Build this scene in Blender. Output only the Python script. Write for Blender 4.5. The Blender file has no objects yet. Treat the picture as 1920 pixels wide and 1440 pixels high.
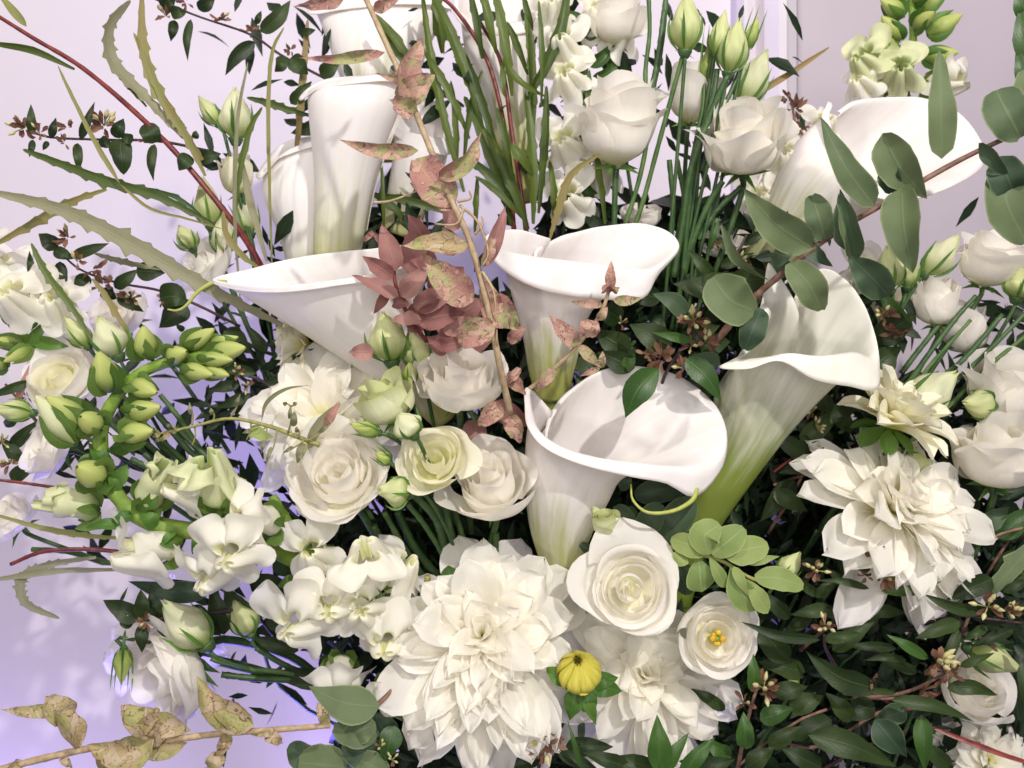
import bpy, math, random
from mathutils import Vector, Matrix, noise
R = math.radians
scene = bpy.context.scene
coll = scene.collection
# ---------------------------------------------------------------- camera
F = 1600.0                 # focal length in photo pixels
U = 0.5 / F                # metres per photo pixel on the plane 0.5 m from the lens
EYE = Vector((0, 0, 1.2))
cam = bpy.data.cameras.new('camera'); camo = bpy.data.objects.new('camera', cam); coll.objects.link(camo)
camo.location = EYE; camo.rotation_euler = (R(90), 0, 0)
cam.sensor_width = 36; cam.lens = 36 * F / 1920; cam.clip_start = 0.01; cam.clip_end = 20
cam.dof.use_dof = True; cam.dof.focus_distance = 0.47; cam.dof.aperture_fstop = 30/3.0
scene.camera = camo
scene.cycles.diffuse_bounces = 8; scene.cycles.max_bounces = 12
# ---------------------------------------------------------------- world and lamps (an indoor close-up)
w = bpy.data.worlds.new('World'); scene.world = w; w.use_nodes = True
w.node_tree.nodes['Background'].inputs[0].default_value = (0.76, 0.70, 0.90, 1)
w.node_tree.nodes['Background'].inputs[1].default_value = 0.165
scene.view_settings.view_transform = 'Standard'; scene.view_settings.look = 'None'
scene.view_settings.exposure = 0.07; scene.view_settings.gamma = 1
def area(name, loc, target, size, power, col):
    l = bpy.data.lights.new(name, 'AREA'); l.shape = 'DISK'; l.size = size; l.energy = power; l.color = col
    o = bpy.data.objects.new(name, l); coll.objects.link(o); o.location = Vector(loc) + EYE
    d = Vector(target) + EYE - o.location; o.rotation_euler = d.to_track_quat('-Z', 'Y').to_euler(); return o
def V(px, py, off=0.0):    # a point seen at (px, py) standing off pixels behind the 0.5 m plane
    d = F + off; k = d / F
    return Vector(((px - 960) * k, d, -(py - 720) * k)) * U + EYE
area('ceiling_spot_light', (-0.75, -0.35, 1.05), (0, .55, 0), .14, 9.0, (1, .93, .86))
area('ceiling_spot_light', (0.45, -0.5, 0.75), (-.05, .55, 0), .035, 13.5, (1, .945, .90))
area('low_room_light', (-0.30, -0.5, -0.22), (.1, .55, 0), .10, 1.9, (1, .94, .88))
area('front_fill_light', (0.1, -1.1, 0.35), (0, .55, -.05), .8, 9.5, (1, .945, .945))  # broad fill near the camera, added to soften shadows on the flowers
def spot(name, loc, target, power, col, ang=80, rad=.02):
    l = bpy.data.lights.new(name, 'SPOT'); l.energy = power; l.color = col; l.spot_size = R(ang); l.spot_blend = .8; l.shadow_soft_size = rad
    o = bpy.data.objects.new(name, l); coll.objects.link(o); o.location = loc
    o.rotation_euler = (Vector(target) - o.location).to_track_quat('-Z', 'Y').to_euler(); return o
spot('blue_uplight', V(420, 1780, 480), V(480, 450, 480), 8.0, (.16, .12, 1), 70, .02)
spot('blue_uplight', V(1250, 1900, 800), V(1100, 400, 900), 3.0, (.22, .16, 1), 100, .02)
spot('violet_wall_light', V(-250, 2100, 600), V(250, 1000, 950), 5.6, (.45, .34, 1), 95, .05)
spot('violet_wall_light', V(700, 2100, 780), V(880, 300, 950), 26.0, (.50, .38, 1), 60, .05)
# ---------------------------------------------------------------- object helpers
def thing(name, loc, label, cat, group=None):
    o = bpy.data.objects.new(name, None); coll.objects.link(o); o.location = loc
    o.empty_display_size = .01; o['label'] = label; o['category'] = cat
    if group: o['group'] = group
    return o
def add(name, me, parent=None, M=None, mat=None, label=None):
    if mat is not None and not me.materials: me.materials.append(mat)
    o = bpy.data.objects.new(name, me); coll.objects.link(o)
    if M is not None: o.matrix_basis = M
    if parent is not None:
        o.parent = parent
        p = parent
        if p.parent is not None:   # sub-part: parent part sits in world space
            o.matrix_parent_inverse = p.matrix_basis.inverted()
        else: o.matrix_parent_inverse = Matrix.Translation(-p.location)
    if label: o['label'] = label
    return o
def grid(name, rows, mat, closed=False, flip=False):
    n = len(rows[0]); m = len(rows); vs = [p for r in rows for p in r]; fs = []; uv = []
    for j in range(m - 1):
        for i in range(n if closed else n - 1):
            k = (i + 1) % n
            fs.append((j*n+i, j*n+k, (j+1)*n+k, (j+1)*n+i))
            u0 = i/(n-1 if not closed else n); u1 = (i+1)/(n-1 if not closed else n)
            uv += [(u0, j/(m-1)), (u1, j/(m-1)), (u1, (j+1)/(m-1)), (u0, (j+1)/(m-1))]
    me = bpy.data.meshes.new(name); me.from_pydata(vs, [], fs)
    l = me.uv_layers.new(name='uv'); l.data.foreach_set('uv', [c for p in uv for c in p])
    me.polygons.foreach_set('use_smooth', [True]*len(fs))
    me.materials.append(mat); me.update(); return me
def join_grids(name, grids, mat):
    vs = []; fs = []; uv = []
    for rows in grids:
        b = len(vs); n = len(rows[0]); m = len(rows); vs += [p for r in rows for p in r]
        for j in range(m-1):
            for i in range(n-1):
                fs.append((b+j*n+i, b+j*n+i+1, b+(j+1)*n+i+1, b+(j+1)*n+i))
                uv += [i/(n-1), j/(m-1), (i+1)/(n-1), j/(m-1), (i+1)/(n-1), (j+1)/(m-1), i/(n-1), (j+1)/(m-1)]
    me = bpy.data.meshes.new(name); me.from_pydata(vs, [], fs)
    l = me.uv_layers.new(name='uv'); l.data.foreach_set('uv', uv)
    me.polygons.foreach_set('use_smooth', [True]*len(fs)); me.materials.append(mat); me.update(); return me
def cr(pts, t):            # Catmull-Rom through pts (tuples or Vectors), t in 0..1
    n = len(pts) - 1; x = min(max(t, 0), 1) * n; i = min(int(x), n-1); f = x - i
    p1, p2 = pts[i], pts[i+1]; p0 = pts[i-1] if i > 0 else p1 + (p1 - p2); p3 = pts[i+2] if i + 2 <= n else p2 + (p2 - p1)
    return 0.5*((2*p1) + (p2-p0)*f + (2*p0-5*p1+4*p2-p3)*f*f + (3*p1-p0-3*p2+p3)*f*f*f)
def bsp(pts, t):           # clamped uniform cubic B-spline: softer than cr
    q = [pts[0], pts[0]*(2/3)+pts[1]*(1/3)] + list(pts[1:-1]) + [pts[-1]*(2/3)+pts[-2]*(1/3), pts[-1]]
    q = [2*q[0]-q[1]] + q + [2*q[-1]-q[-2]]; n = len(q)-3; x = min(max(t, 0), 1)*n; i = min(int(x), n-1); f = x-i
    a, b, c, d = q[i:i+4]
    return ((1-f)**3*a + (3*f**3-6*f*f+4)*b + (-3*f**3+3*f*f+3*f+1)*c + f**3*d)/6
def crs(vals, t): return cr([Vector((v, 0, 0)) for v in vals], t).x
def herm(keys, a):         # keys: [(alpha, Vector)], smooth interpolation at a
    n = len(keys)
    if a <= keys[0][0]: return keys[0][1].copy()
    if a >= keys[-1][0]: return keys[-1][1].copy()
    i = 0
    while keys[i+1][0] < a: i += 1
    def tan(k):
        lo = max(k-1, 0); hi = min(k+1, n-1)
        return (keys[hi][1]-keys[lo][1])/(keys[hi][0]-keys[lo][0])
    h = keys[i+1][0]-keys[i][0]; f = (a-keys[i][0])/h
    return (2*f**3-3*f*f+1)*keys[i][1] + (f**3-2*f*f+f)*h*tan(i) + (-2*f**3+3*f*f)*keys[i+1][1] + (f**3-f*f)*h*tan(i+1)
def frame(z, roll=0.0):    # rotation whose Z axis is z
    q = Vector(z).normalized().to_track_quat('Z', 'Y'); return q.to_matrix().to_4x4() @ Matrix.Rotation(roll, 4, 'Z')
# ---------------------------------------------------------------- materials
def newmat(name):
    m = bpy.data.materials.new(name); m.use_nodes = True; nt = m.node_tree; nt.nodes.clear(); return m, nt
def nd(nt, t, **k):
    n = nt.nodes.new(t)
    for a, b in k.items(): setattr(n, a, b)
    return n
def rng(nt, src, a, b, c=0.0, d=1.0, smooth=True):
    n = nd(nt, 'ShaderNodeMapRange'); n.interpolation_type = 'SMOOTHSTEP' if smooth else 'LINEAR'
    nt.links.new(src, n.inputs[0])
    for i, v in enumerate((a, b, c, d)): n.inputs[i+1].default_value = v
    return n.outputs[0]
def mixc(nt, fac, a, b):
    n = nd(nt, 'ShaderNodeMix', data_type='RGBA')
    for s, v in ((n.inputs[0], fac), (n.inputs[6], a), (n.inputs[7], b)):
        if isinstance(v, (int, float)): s.default_value = v
        elif isinstance(v, tuple): s.default_value = (*v, 1)
        else: nt.links.new(v, s)
    return n.outputs[2]
def mth(nt, op, a, b=0.0):
    n = nd(nt, 'ShaderNodeMath', operation=op)
    for i, v in enumerate((a, b)):
        if isinstance(v, (int, float)): n.inputs[i].default_value = v
        else: nt.links.new(v, n.inputs[i])
    return n.outputs[0]
def noise_at(nt, vec, scale, detail=3, rough=.5, stretch=None, dist=0):
    if stretch:
        mp = nd(nt, 'ShaderNodeMapping'); mp.inputs['Scale'].default_value = stretch; nt.links.new(vec, mp.inputs[0]); vec = mp.outputs[0]
    n = nd(nt, 'ShaderNodeTexNoise'); n.inputs['Scale'].default_value = scale; n.inputs['Detail'].default_value = detail
    n.inputs['Roughness'].default_value = rough; n.inputs['Distortion'].default_value = dist
    nt.links.new(vec, n.inputs['Vector']); return n.outputs[0]
def finish(nt, col, bump=None, bstr=.2, bdist=.0006, rough=.5, transl=.25, spec=.4, tcol=None, coat=0, sss=0):
    p = nd(nt, 'ShaderNodeBsdfPrincipled'); nt.links.new(col, p.inputs['Base Color'])
    if isinstance(rough, float): p.inputs['Roughness'].default_value = rough
    else: nt.links.new(rough, p.inputs['Roughness'])
    p.inputs['Specular IOR Level'].default_value = spec; p.inputs['Coat Weight'].default_value = coat
    if sss:
        p.inputs['Subsurface Weight'].default_value = sss; p.inputs['Subsurface Radius'].default_value = (1, .8, .6); p.inputs['Subsurface Scale'].default_value = .004
    out = nd(nt, 'ShaderNodeOutputMaterial')
    if bump is not None:
        b = nd(nt, 'ShaderNodeBump'); b.inputs['Strength'].default_value = bstr; b.inputs['Distance'].default_value = bdist
        nt.links.new(bump, b.inputs['Height']); nt.links.new(b.outputs[0], p.inputs['Normal'])
    if transl:
        t = nd(nt, 'ShaderNodeBsdfTranslucent'); mx = nd(nt, 'ShaderNodeMixShader'); mx.inputs[0].default_value = transl
        nt.links.new(tcol if tcol else col, t.inputs[0])
        if bump is not None: nt.links.new(b.outputs[0], t.inputs['Normal'])
        nt.links.new(p.outputs[0], mx.inputs[1]); nt.links.new(t.outputs[0], mx.inputs[2]); nt.links.new(mx.outputs[0], out.inputs[0])
    else: nt.links.new(p.outputs[0], out.inputs[0])
def petal_mat(name, tip, base, g0, g1, transl=.3, veins=.25, rough=.55, sss=0, tipgreen=None, fine=34, vcol=.14, wa=.25, ws=8):
    m, nt = newmat(name)
    tc = nd(nt, 'ShaderNodeTexCoord'); uv = tc.outputs['UV']; ob = tc.outputs['Object']
    s = nd(nt, 'ShaderNodeSeparateXYZ'); nt.links.new(uv, s.inputs[0])
    wob = noise_at(nt, uv, 3, 3, .55, (ws, ws/10+.3, 1))
    v = mth(nt, 'ADD', s.outputs[1], mth(nt, 'MULTIPLY', mth(nt, 'SUBTRACT', wob, .5), wa))
    c = mixc(nt, rng(nt, v, g0, g1), base, tip)
    if tipgreen: c = mixc(nt, rng(nt, s.outputs[1], .78, 1.0, 0, .8), c, tipgreen)
    c = mixc(nt, rng(nt, s.outputs[1], .965, 1.0, 0, .35), c, (tip[0]*.86, tip[1]*.80, tip[2]*.66))
    oi = nd(nt, 'ShaderNodeObjectInfo')
    dark = (tip[0]*.95, tip[1]*.95, tip[2]*.90)
    c = mixc(nt, mth(nt, 'MULTIPLY', oi.outputs['Random'], .3), c, dark)
    spots = noise_at(nt, ob, 420, 4, .6)
    c = mixc(nt, rng(nt, spots, .74, .82, 0, .22), c, (.55, .42, .25))
    vein = noise_at(nt, uv, 1, 2, .5, (fine, 2.2, 1))
    c = mixc(nt, rng(nt, vein, .35, .75, 0, vcol), c, tuple(x*.93 for x in base))
    soft = noise_at(nt, ob, 90, 3, .5)
    h = mth(nt, 'ADD', mth(nt, 'MULTIPLY', vein, .6), soft)
    finish(nt, c, h, veins, .0009, rough, transl, .22, sss=sss)
    return m
def leaf_mat(name, c1, c2, vein, rough=.4, transl=.2, spec=.5, edge=None, bstr=.5, back=None, side=.5):
    m, nt = newmat(name)
    tc = nd(nt, 'ShaderNodeTexCoord'); uv = tc.outputs['UV']; ob = tc.outputs['Object']
    s = nd(nt, 'ShaderNodeSeparateXYZ'); nt.links.new(uv, s.inputs[0])
    oi = nd(nt, 'ShaderNodeObjectInfo')
    big = noise_at(nt, ob, 60, 3, .55)
    f = mth(nt, 'ADD', mth(nt, 'MULTIPLY', big, .9), mth(nt, 'MULTIPLY', oi.outputs['Random'], .7))
    c = mixc(nt, rng(nt, f, .35, 1.15), c1, c2)
    au = mth(nt, 'ABSOLUTE', mth(nt, 'SUBTRACT', s.outputs[0], .5))
    # side veins leave the midrib at an angle
    q = mth(nt, 'SUBTRACT', mth(nt, 'MULTIPLY', s.outputs[1], 11), mth(nt, 'MULTIPLY', au, 7))
    wv = mth(nt, 'ABSOLUTE', mth(nt, 'SINE', mth(nt, 'MULTIPLY', q, 3.14159)))
    sv = rng(nt, wv, 0, .16, 1, 0)
    mid = rng(nt, au, .012, .04, 1, 0)
    vm = mth(nt, 'MAXIMUM', mid, mth(nt, 'MULTIPLY', sv, side))
    c = mixc(nt, mth(nt, 'MULTIPLY', vm, .55), c, vein)
    if edge: c = mixc(nt, rng(nt, au, .44, .5, 0, .8), c, edge)
    gr = noise_at(nt, ob, 900, 3, .6)
    c = mixc(nt, rng(nt, gr, .55, .8, 0, .3), c, tuple(x*.6 for x in c1))
    if back:
        g = nd(nt, 'ShaderNodeNewGeometry'); c = mixc(nt, g.outputs['Backfacing'], c, back)
    h = mth(nt, 'ADD', mth(nt, 'MULTIPLY', vm, -.6), mth(nt, 'MULTIPLY', gr, .35))
    h = mth(nt, 'ADD', h, mth(nt, 'MULTIPLY', big, 1.0))
    tcol = mixc(nt, .5, c, tuple(min(1, x*1.6) for x in c2))
    finish(nt, c, h, bstr, .0008, rough, transl, spec, tcol)
    return m
def dry_mat(name, green, tan, pink, line):   # dying leaf: tan blotches ringed with dark brown
    m, nt = newmat(name)
    tc = nd(nt, 'ShaderNodeTexCoord'); ob = tc.outputs['Object']; uv = tc.outputs['UV']
    a = noise_at(nt, ob, 130, 2, .5, dist=1.2); b = noise_at(nt, ob, 55, 2, .5)
    c = mixc(nt, rng(nt, b, .40, .56), green, pink)
    c = mixc(nt, rng(nt, a, .51, .53), c, tan)
    ring = rng(nt, mth(nt, 'ABSOLUTE', mth(nt, 'SUBTRACT', a, .52)), .004, .020, 1, 0)
    a2 = noise_at(nt, ob, 260, 2, .5, dist=.8)
    ring2 = mth(nt, 'MULTIPLY', rng(nt, mth(nt, 'ABSOLUTE', mth(nt, 'SUBTRACT', a2, .58)), .004, .022, 1, 0), .6)
    c = mixc(nt, mth(nt, 'MULTIPLY', mth(nt, 'MAXIMUM', ring, ring2), .85), c, line)
    s = nd(nt, 'ShaderNodeSeparateXYZ'); nt.links.new(uv, s.inputs[0])
    au = mth(nt, 'ABSOLUTE', mth(nt, 'SUBTRACT', s.outputs[0], .5))
    c = mixc(nt, rng(nt, au, .0, .03, .6, 0), c, tuple(x*1.1 for x in green))
    c = mixc(nt, rng(nt, au, .46, .5, 0, .5), c, line)
    finish(nt, c, mth(nt, 'ADD', a, a2), .6, .001, .6, .22, .25)
    return m
def plain_mat(name, c1, c2, rough=.5, scale=200, transl=0, spec=.4, bstr=.3, stretch=None, coat=0):
    m, nt = newmat(name); tc = nd(nt, 'ShaderNodeTexCoord')
    n = noise_at(nt, tc.outputs['Object'], scale, 4, .6, stretch)
    c = mixc(nt, rng(nt, n, .35, .65), c1, c2); finish(nt, c, n, bstr, .0006, rough, transl, spec, coat=coat); return m
W = (.86, .845, .80)
M = {
 'calla': petal_mat('calla_spathe', (.93, .885, .87), (.36, .40, .015), .17, .60, .2, .16, .45, sss=.2, fine=44, vcol=.09, wa=.55, ws=9),
 'calla_white': petal_mat('calla_spathe_white', (.93, .89, .875), (.52, .52, .12), .02, .46, .2, .16, .45, sss=.25, fine=44, vcol=.09, wa=.3, ws=9),
 'calla_green': petal_mat('calla_spathe_greener', (.91, .885, .78), (.19, .26, .010), .28, .80, .14, .07, .42, sss=.2, fine=44, vcol=.08, wa=.5, ws=9),
 'dahlia': petal_mat('dahlia_petal', (.965, .945, .895), (.88, .86, .42), .0, .42, .50, .12, .5, fine=12),
 'dahlia_yellow': petal_mat('dahlia_petal_yellow', (.93, .91, .76), (.84, .76, .12), .05, .55, .30, .35, .5, fine=12),
 'rose': petal_mat('lisianthus_petal', (.965, .94, .90), (.86, .86, .52), .0, .42, .48, .10, .5, fine=26),
 'rose_cream': petal_mat('lisianthus_petal_cream', (.93, .91, .76), (.76, .78, .32), .0, .58, .45, .12, .5, fine=26),
 'bud': petal_mat('lisianthus_bud_petal', (.66, .70, .36), (.24, .36, .06), .0, .5, .25, .3, .5, fine=30),
 'budw': petal_mat('lisianthus_bud_petal_white', (.78, .79, .54), (.34, .46, .10), .0, .45, .3, .3, .5, tipgreen=(.55, .64, .22), fine=30),
 'snap': petal_mat('snapdragon_petal', (.96, .94, .87), (.84, .86, .46), .0, .55, .46, .15, .5, fine=14),
 'snapg': petal_mat('snapdragon_petal_green', (.76, .79, .50), (.46, .57, .20), .0, .6, .33, .3, .45, fine=14),
 'snapbud': petal_mat('snapdragon_bud', (.56, .62, .20), (.17, .28, .05), .0, .9, .25, .3, .4, fine=14),
 'ybud': petal_mat('dahlia_bud_petal', (.74, .66, .12), (.46, .46, .04), .0, .6, .2, .5, .42, fine=9, vcol=.75),
 'sepal': leaf_mat('sepal_green', (.055, .14, .02), (.12, .24, .04), (.16, .30, .08), .45, .25, .4),
 'sepal_light': leaf_mat('sepal_light_green', (.07, .14, .022), (.14, .23, .045), (.2, .3, .08), .6, .3, .3),
 'dark': leaf_mat('dark_glossy_leaf', (.012, .027, .006), (.032, .058, .012), (.055, .09, .03), .47, .12, .38),
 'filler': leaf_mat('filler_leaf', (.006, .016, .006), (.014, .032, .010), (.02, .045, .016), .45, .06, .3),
 'mid': leaf_mat('mid_green_leaf', (.028, .075, .014), (.055, .13, .022), (.11, .19, .06), .4, .22, .45),
 'euc': leaf_mat('eucalyptus_leaf', (.075, .118, .058), (.135, .180, .082), (.17, .22, .11), .6, .2, .3, edge=(.26, .31, .15), bstr=.25, side=.2),
 'euc_dark': leaf_mat('eucalyptus_leaf_dark', (.030, .062, .032), (.06, .100, .050), (.085, .13, .07), .55, .15, .35, edge=(.14, .2, .09), bstr=.25, side=.2),
 'euc_lime': leaf_mat('young_eucalyptus_leaf', (.19, .28, .085), (.30, .38, .12), (.38, .45, .22), .6, .3, .3, edge=(.42, .47, .2), bstr=.25, side=.3),
 'olive': leaf_mat('olive_serrated_leaf', (.17, .18, .10), (.28, .27, .16), (.36, .34, .22), .5, .22, .35, edge=(.13, .18, .05), side=.25),
 'grass': leaf_mat('green_serrated_leaf', (.035, .070, .007), (.088, .130, .016), (.15, .20, .04), .42, .25, .45, side=.3),
 'tan': leaf_mat('tan_serrated_leaf', (.26, .17, .07), (.22, .24, .07), (.35, .28, .10), .5, .2, .35, side=.2),
 'red': leaf_mat('pink_red_leaf', (.25, .10, .095), (.43, .235, .205), (.42, .26, .19), .55, .25, .3, bstr=.6),
 'pink': dry_mat('dying_pink_leaf', (.36, .36, .16), (.52, .33, .25), (.42, .22, .18), (.15, .06, .08)),
 'brown': dry_mat('dying_olive_leaf', (.38, .37, .15), (.50, .40, .27), (.44, .34, .18), (.13, .06, .035)),
 'abel_red': leaf_mat('bronze_sepal', (.13, .05, .035), (.27, .15, .09), (.3, .18, .11), .5, .25, .35),
 'abel_bud': plain_mat('pale_yellow_bud', (.55, .50, .22), (.68, .64, .36), .4, 300, .2),
 'stem_green': plain_mat('green_stem', (.034, .080, .024), (.062, .118, .036), .45, 120, 0, .4),
 'calla_stem': plain_mat('calla_stem', (.15, .22, .025), (.20, .28, .035), .45, 90, .05, .4),
 'stem_mid': plain_mat('pale_green_stem', (.05, .11, .03), (.10, .17, .05), .5, 90, 0, .3),
 'stem_light': plain_mat('light_green_stem', (.16, .28, .035), (.24, .36, .06), .5, 150, .1, .3),
 'stem_red': plain_mat('red_stem', (.12, .018, .018), (.22, .04, .03), .4, 180, 0, .45),
 'stem_brown': plain_mat('brown_stem', (.14, .07, .05), (.24, .14, .10), .55, 220, 0, .35),
 'stem_tan': plain_mat('tan_stem', (.34, .24, .14), (.46, .36, .22), .6, 260, 0, .3),
 'stem_dark': plain_mat('dark_purple_stem', (.035, .018, .022), (.07, .035, .035), .5, 220, 0, .35),
 'stem_olive': plain_mat('olive_stem', (.20, .21, .06), (.32, .30, .10), .5, 260, 0, .3),
 'tail': plain_mat('calla_tail', (.38, .42, .08), (.46, .50, .14), .45, 260, .1, .3),
 'stamen': plain_mat('orange_stamen', (.55, .28, .02), (.70, .50, .04), .6, 900, 0, .2),
}
# ---------------------------------------------------------------- shape builders
def tube_rows(pts, r0, r1, n=8, seg=None, wob=0.0, sd=0):
    pts = [p if isinstance(p, Vector) else V(*p) for p in pts]; seg = seg or max(4, 5*(len(pts)-1)); rows = []
    last = None
    for j in range(seg+1):
        t = j/seg; p = cr(pts, t); d = (cr(pts, min(1, t+.01)) - cr(pts, max(0, t-.01))).normalized()
        if last is None: a = d.cross(Vector((0, 1, .01))).normalized()
        else: a = (last - d*last.dot(d)).normalized()
        last = a; b = d.cross(a); r = (r0 + (r1-r0)*t) * U * (1 + wob*noise.noise(Vector((t*seg*.7, sd, 0))))
        rows.append([p + (a*math.cos(2*math.pi*i/n) + b*math.sin(2*math.pi*i/n))*r for i in range(n)])
    # close the ends
    rows = [[cr(pts, 0)]*n] + rows + [[cr(pts, 1)]*n]
    return rows
def tube(name, pts, r0, r1, mat, parent, n=8, seg=None, wob=0.0, label=None):
    return add(name, grid(name, tube_rows(pts, r0, r1, n, seg, wob, len(bpy.data.meshes)), M[mat], closed=True), parent, label=label)
SHAPES = {
 'ovate': lambda v: max(0, math.sin(math.pi*min(1, v**.70)))**.95 * (1.08-.2*v),
 'lance': lambda v: max(0, math.sin(math.pi*v**.85))**1.15,
 'round': lambda v: max(0, math.sin(math.pi*(v*.97+.015)))**.5,
 'tear':  lambda v: max(0, math.sin(math.pi*v**.6))**.7,
 'obov':  lambda v: max(0, math.sin(math.pi*v**1.45))**.65,
 'strap': lambda v: min(1, (v/.12)**.7 if v > 0 else 0) * (max(0, 1-v)**.45) if v < 1 else 0,
 'strap2': lambda v: (.25 + .75*min(1, v/.5)) * (max(0, 1-v)**.35) if v < 1 else 0,
 'lobe': lambda v: max(0, math.sin(math.pi*(v*.9+.05)))**.45,
}
def leaf_rows(pts, wd, roll=0, fold=.25, wave=0, wk=2.5, shape='ovate', serr=0, teeth=0, seed=0, twist=0, nu=6, nv=None, curl=0):
    rnd = random.Random(seed)
    pts = [p if isinstance(p, Vector) else V(*p) for p in pts]
    k = (pts[0] - EYE).y / (F*U); w0 = wd*U*k; ph = rnd.random()*6.28; ph2 = rnd.random()*6.28
    teeth = int(teeth*.62+.5)
    if nv is None: nv = 12 if not teeth else teeth*7
    tj = [(rnd.uniform(.4, 1.2), rnd.uniform(.4, 1.2), rnd.uniform(0, .4)) for _ in range(teeth+2)]
    sf = SHAPES[shape]; rows = []
    for j in range(nv+1):
        v = j/nv; p = cr(pts, v); d = (cr(pts, min(1, v+.02)) - cr(pts, max(0, v-.02))).normalized()
        view = (p-EYE).normalized(); b = d.cross(view)
        b = b.normalized() if b.length > 1e-4 else Vector((1, 0, 0))
        b = Matrix.Rotation(R(roll + twist*v) , 3, d) @ b; n = b.cross(d).normalized()
        if n.dot(view) > 0 and abs(roll) < 80: n = -n
        wdt = w0*sf(v)
        tt = tt2 = 0
        if teeth:
            ti_, x = divmod(v*teeth, 1.0); ta = tj[int(ti_)]; ev = math.sin(math.pi*min(1, v*1.05))*w0*serr
            tt = ta[0]*max(0, 1-x*2.2)*ev; x2 = (v*teeth+.5+ta[2]) % 1.0; tt2 = ta[1]*max(0, 1-x2*2.2)*ev
        row = []
        for i in range(nu+1):
            s = -1 + 2*i/nu; ww = wdt*(1+.16*noise.noise(Vector((v*3.1, seed*1.7, s*.8)))+.05*noise.noise(Vector((v*11, seed, s*2)))) + (tt if s > .99 else tt2 if s < -.99 else 0)
            z = fold*wdt*(abs(s)**1.5) + wave*w0*(s*s)*math.sin(wk*6.28*v + ph + (1.5 if s > 0 else 0)) + wave*.35*w0*math.sin(4*v+ph2)
            cc = curl*s
            if curl:
                row.append(p + b*ww*math.sin(cc)/max(.2, curl) + n*(ww*(1-math.cos(cc))/max(.2, curl) + z))
            else: row.append(p + b*ww*s + n*z)
        rows.append(row)
    return rows
_seed = [1]
def leaf(parent, mat, pts, wd, name='leaf', label=None, **k):
    _seed[0] += 1; k.setdefault('seed', _seed[0])
    me = grid(name, leaf_rows(pts, wd, **k), M[mat])
    return add(name, me, parent, label=label)
def L(parent, mat, bx, by, tx, ty, wd, off=0, bend=0, roll=0, dt=0, bulge=-12, **k):
    """leaf from base pixel to tip pixel; bend = sideways bow, dt = extra depth of the tip"""
    mx, my = (bx+tx)/2, (by+ty)/2; dx, dy = tx-bx, ty-by; ln = math.hypot(dx, dy) or 1
    return leaf(parent, mat, [(bx, by, off), (mx - dy/ln*bend, my + dx/ln*bend, off+dt/2+bulge), (tx, ty, off+dt)], wd, roll=roll, **k)
def calla(name, loc, rings, keys, a0, a1, mat, label, tail=None, stem=None, group=None, spiral=.06, crest=.5, nu=84, nv=30, spadix=None):
    """rings: (px,py,off,halfwidth,halfdepth) from the base upward; keys: (alpha, crest px,py,off, lip px,py,off)"""
    t = thing(name, V(*loc), label, 'calla lily', group)
    cen = [V(*r[:3]) for r in rings]; rows = []
    ck = [(k[0], V(*k[1:4])) for k in keys]; lk = [(k[0], V(*k[4:7])) for k in keys]
    base = []
    for j, r in enumerate(rings):
        d = (cen[min(j+1, len(cen)-1)] - cen[max(j-1, 0)])
        if len(cen) == 1: d = Vector((0, 0, 1))
        d = d.normalized(); side = d.cross(Vector((0, 1, 0)))
        side = side.normalized()
        if side.x < 0: side = -side
        aw = d.cross(side); aw = aw.normalized() if aw.y > 0 else -aw.normalized()
        base.append((cen[j], side, aw, r[3]*U*(F+r[2])/F, r[4]*U*(F+r[2])/F))
    for jv in range(nv+1): rows.append([])
    for i in range(nu+1):
        a = a0 + (a1-a0)*i/nu; f = 1 + spiral*(.5 - i/nu)*2; col = []
        for c, s, aw, rx, ry in base:
            col.append(c + s*rx*f*math.cos(R(a)) + aw*ry*f*math.sin(R(a)))
        col.append(herm(ck, a)); col.append(herm(lk, a))
        for jv in range(nv+1):
            v = jv/nv; p = cr(col, v)*.45 + bsp(col, v)*.55
            p += Vector((0, 1, 0)) * U*1.6*noise.noise(Vector((a*.035, v*5, loc[0])))*v
            p += (p - cen[-1]).normalized() * U*2.6*noise.noise(Vector((a*.05, loc[1], 3)))*max(0, v-.75)*4
            rows[jv].append(p)
    me = grid('spathe', rows, M[mat]); o = add('spathe', me, t)
    sm = o.modifiers.new('thickness', 'SOLIDIFY'); sm.thickness = 1.5*U; sm.offset = 0
    if tail: tube('tail', tail, 5, 1.5, 'tail', t, 8, 20)
    if stem: tube('stem', stem[0], stem[1], stem[1]*.9, 'calla_stem', t, 16, 12)
    if spadix: tube('spadix', spadix[0], spadix[1], spadix[1]*.7, 'stamen', t, 12, 12)
    return t
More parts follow.
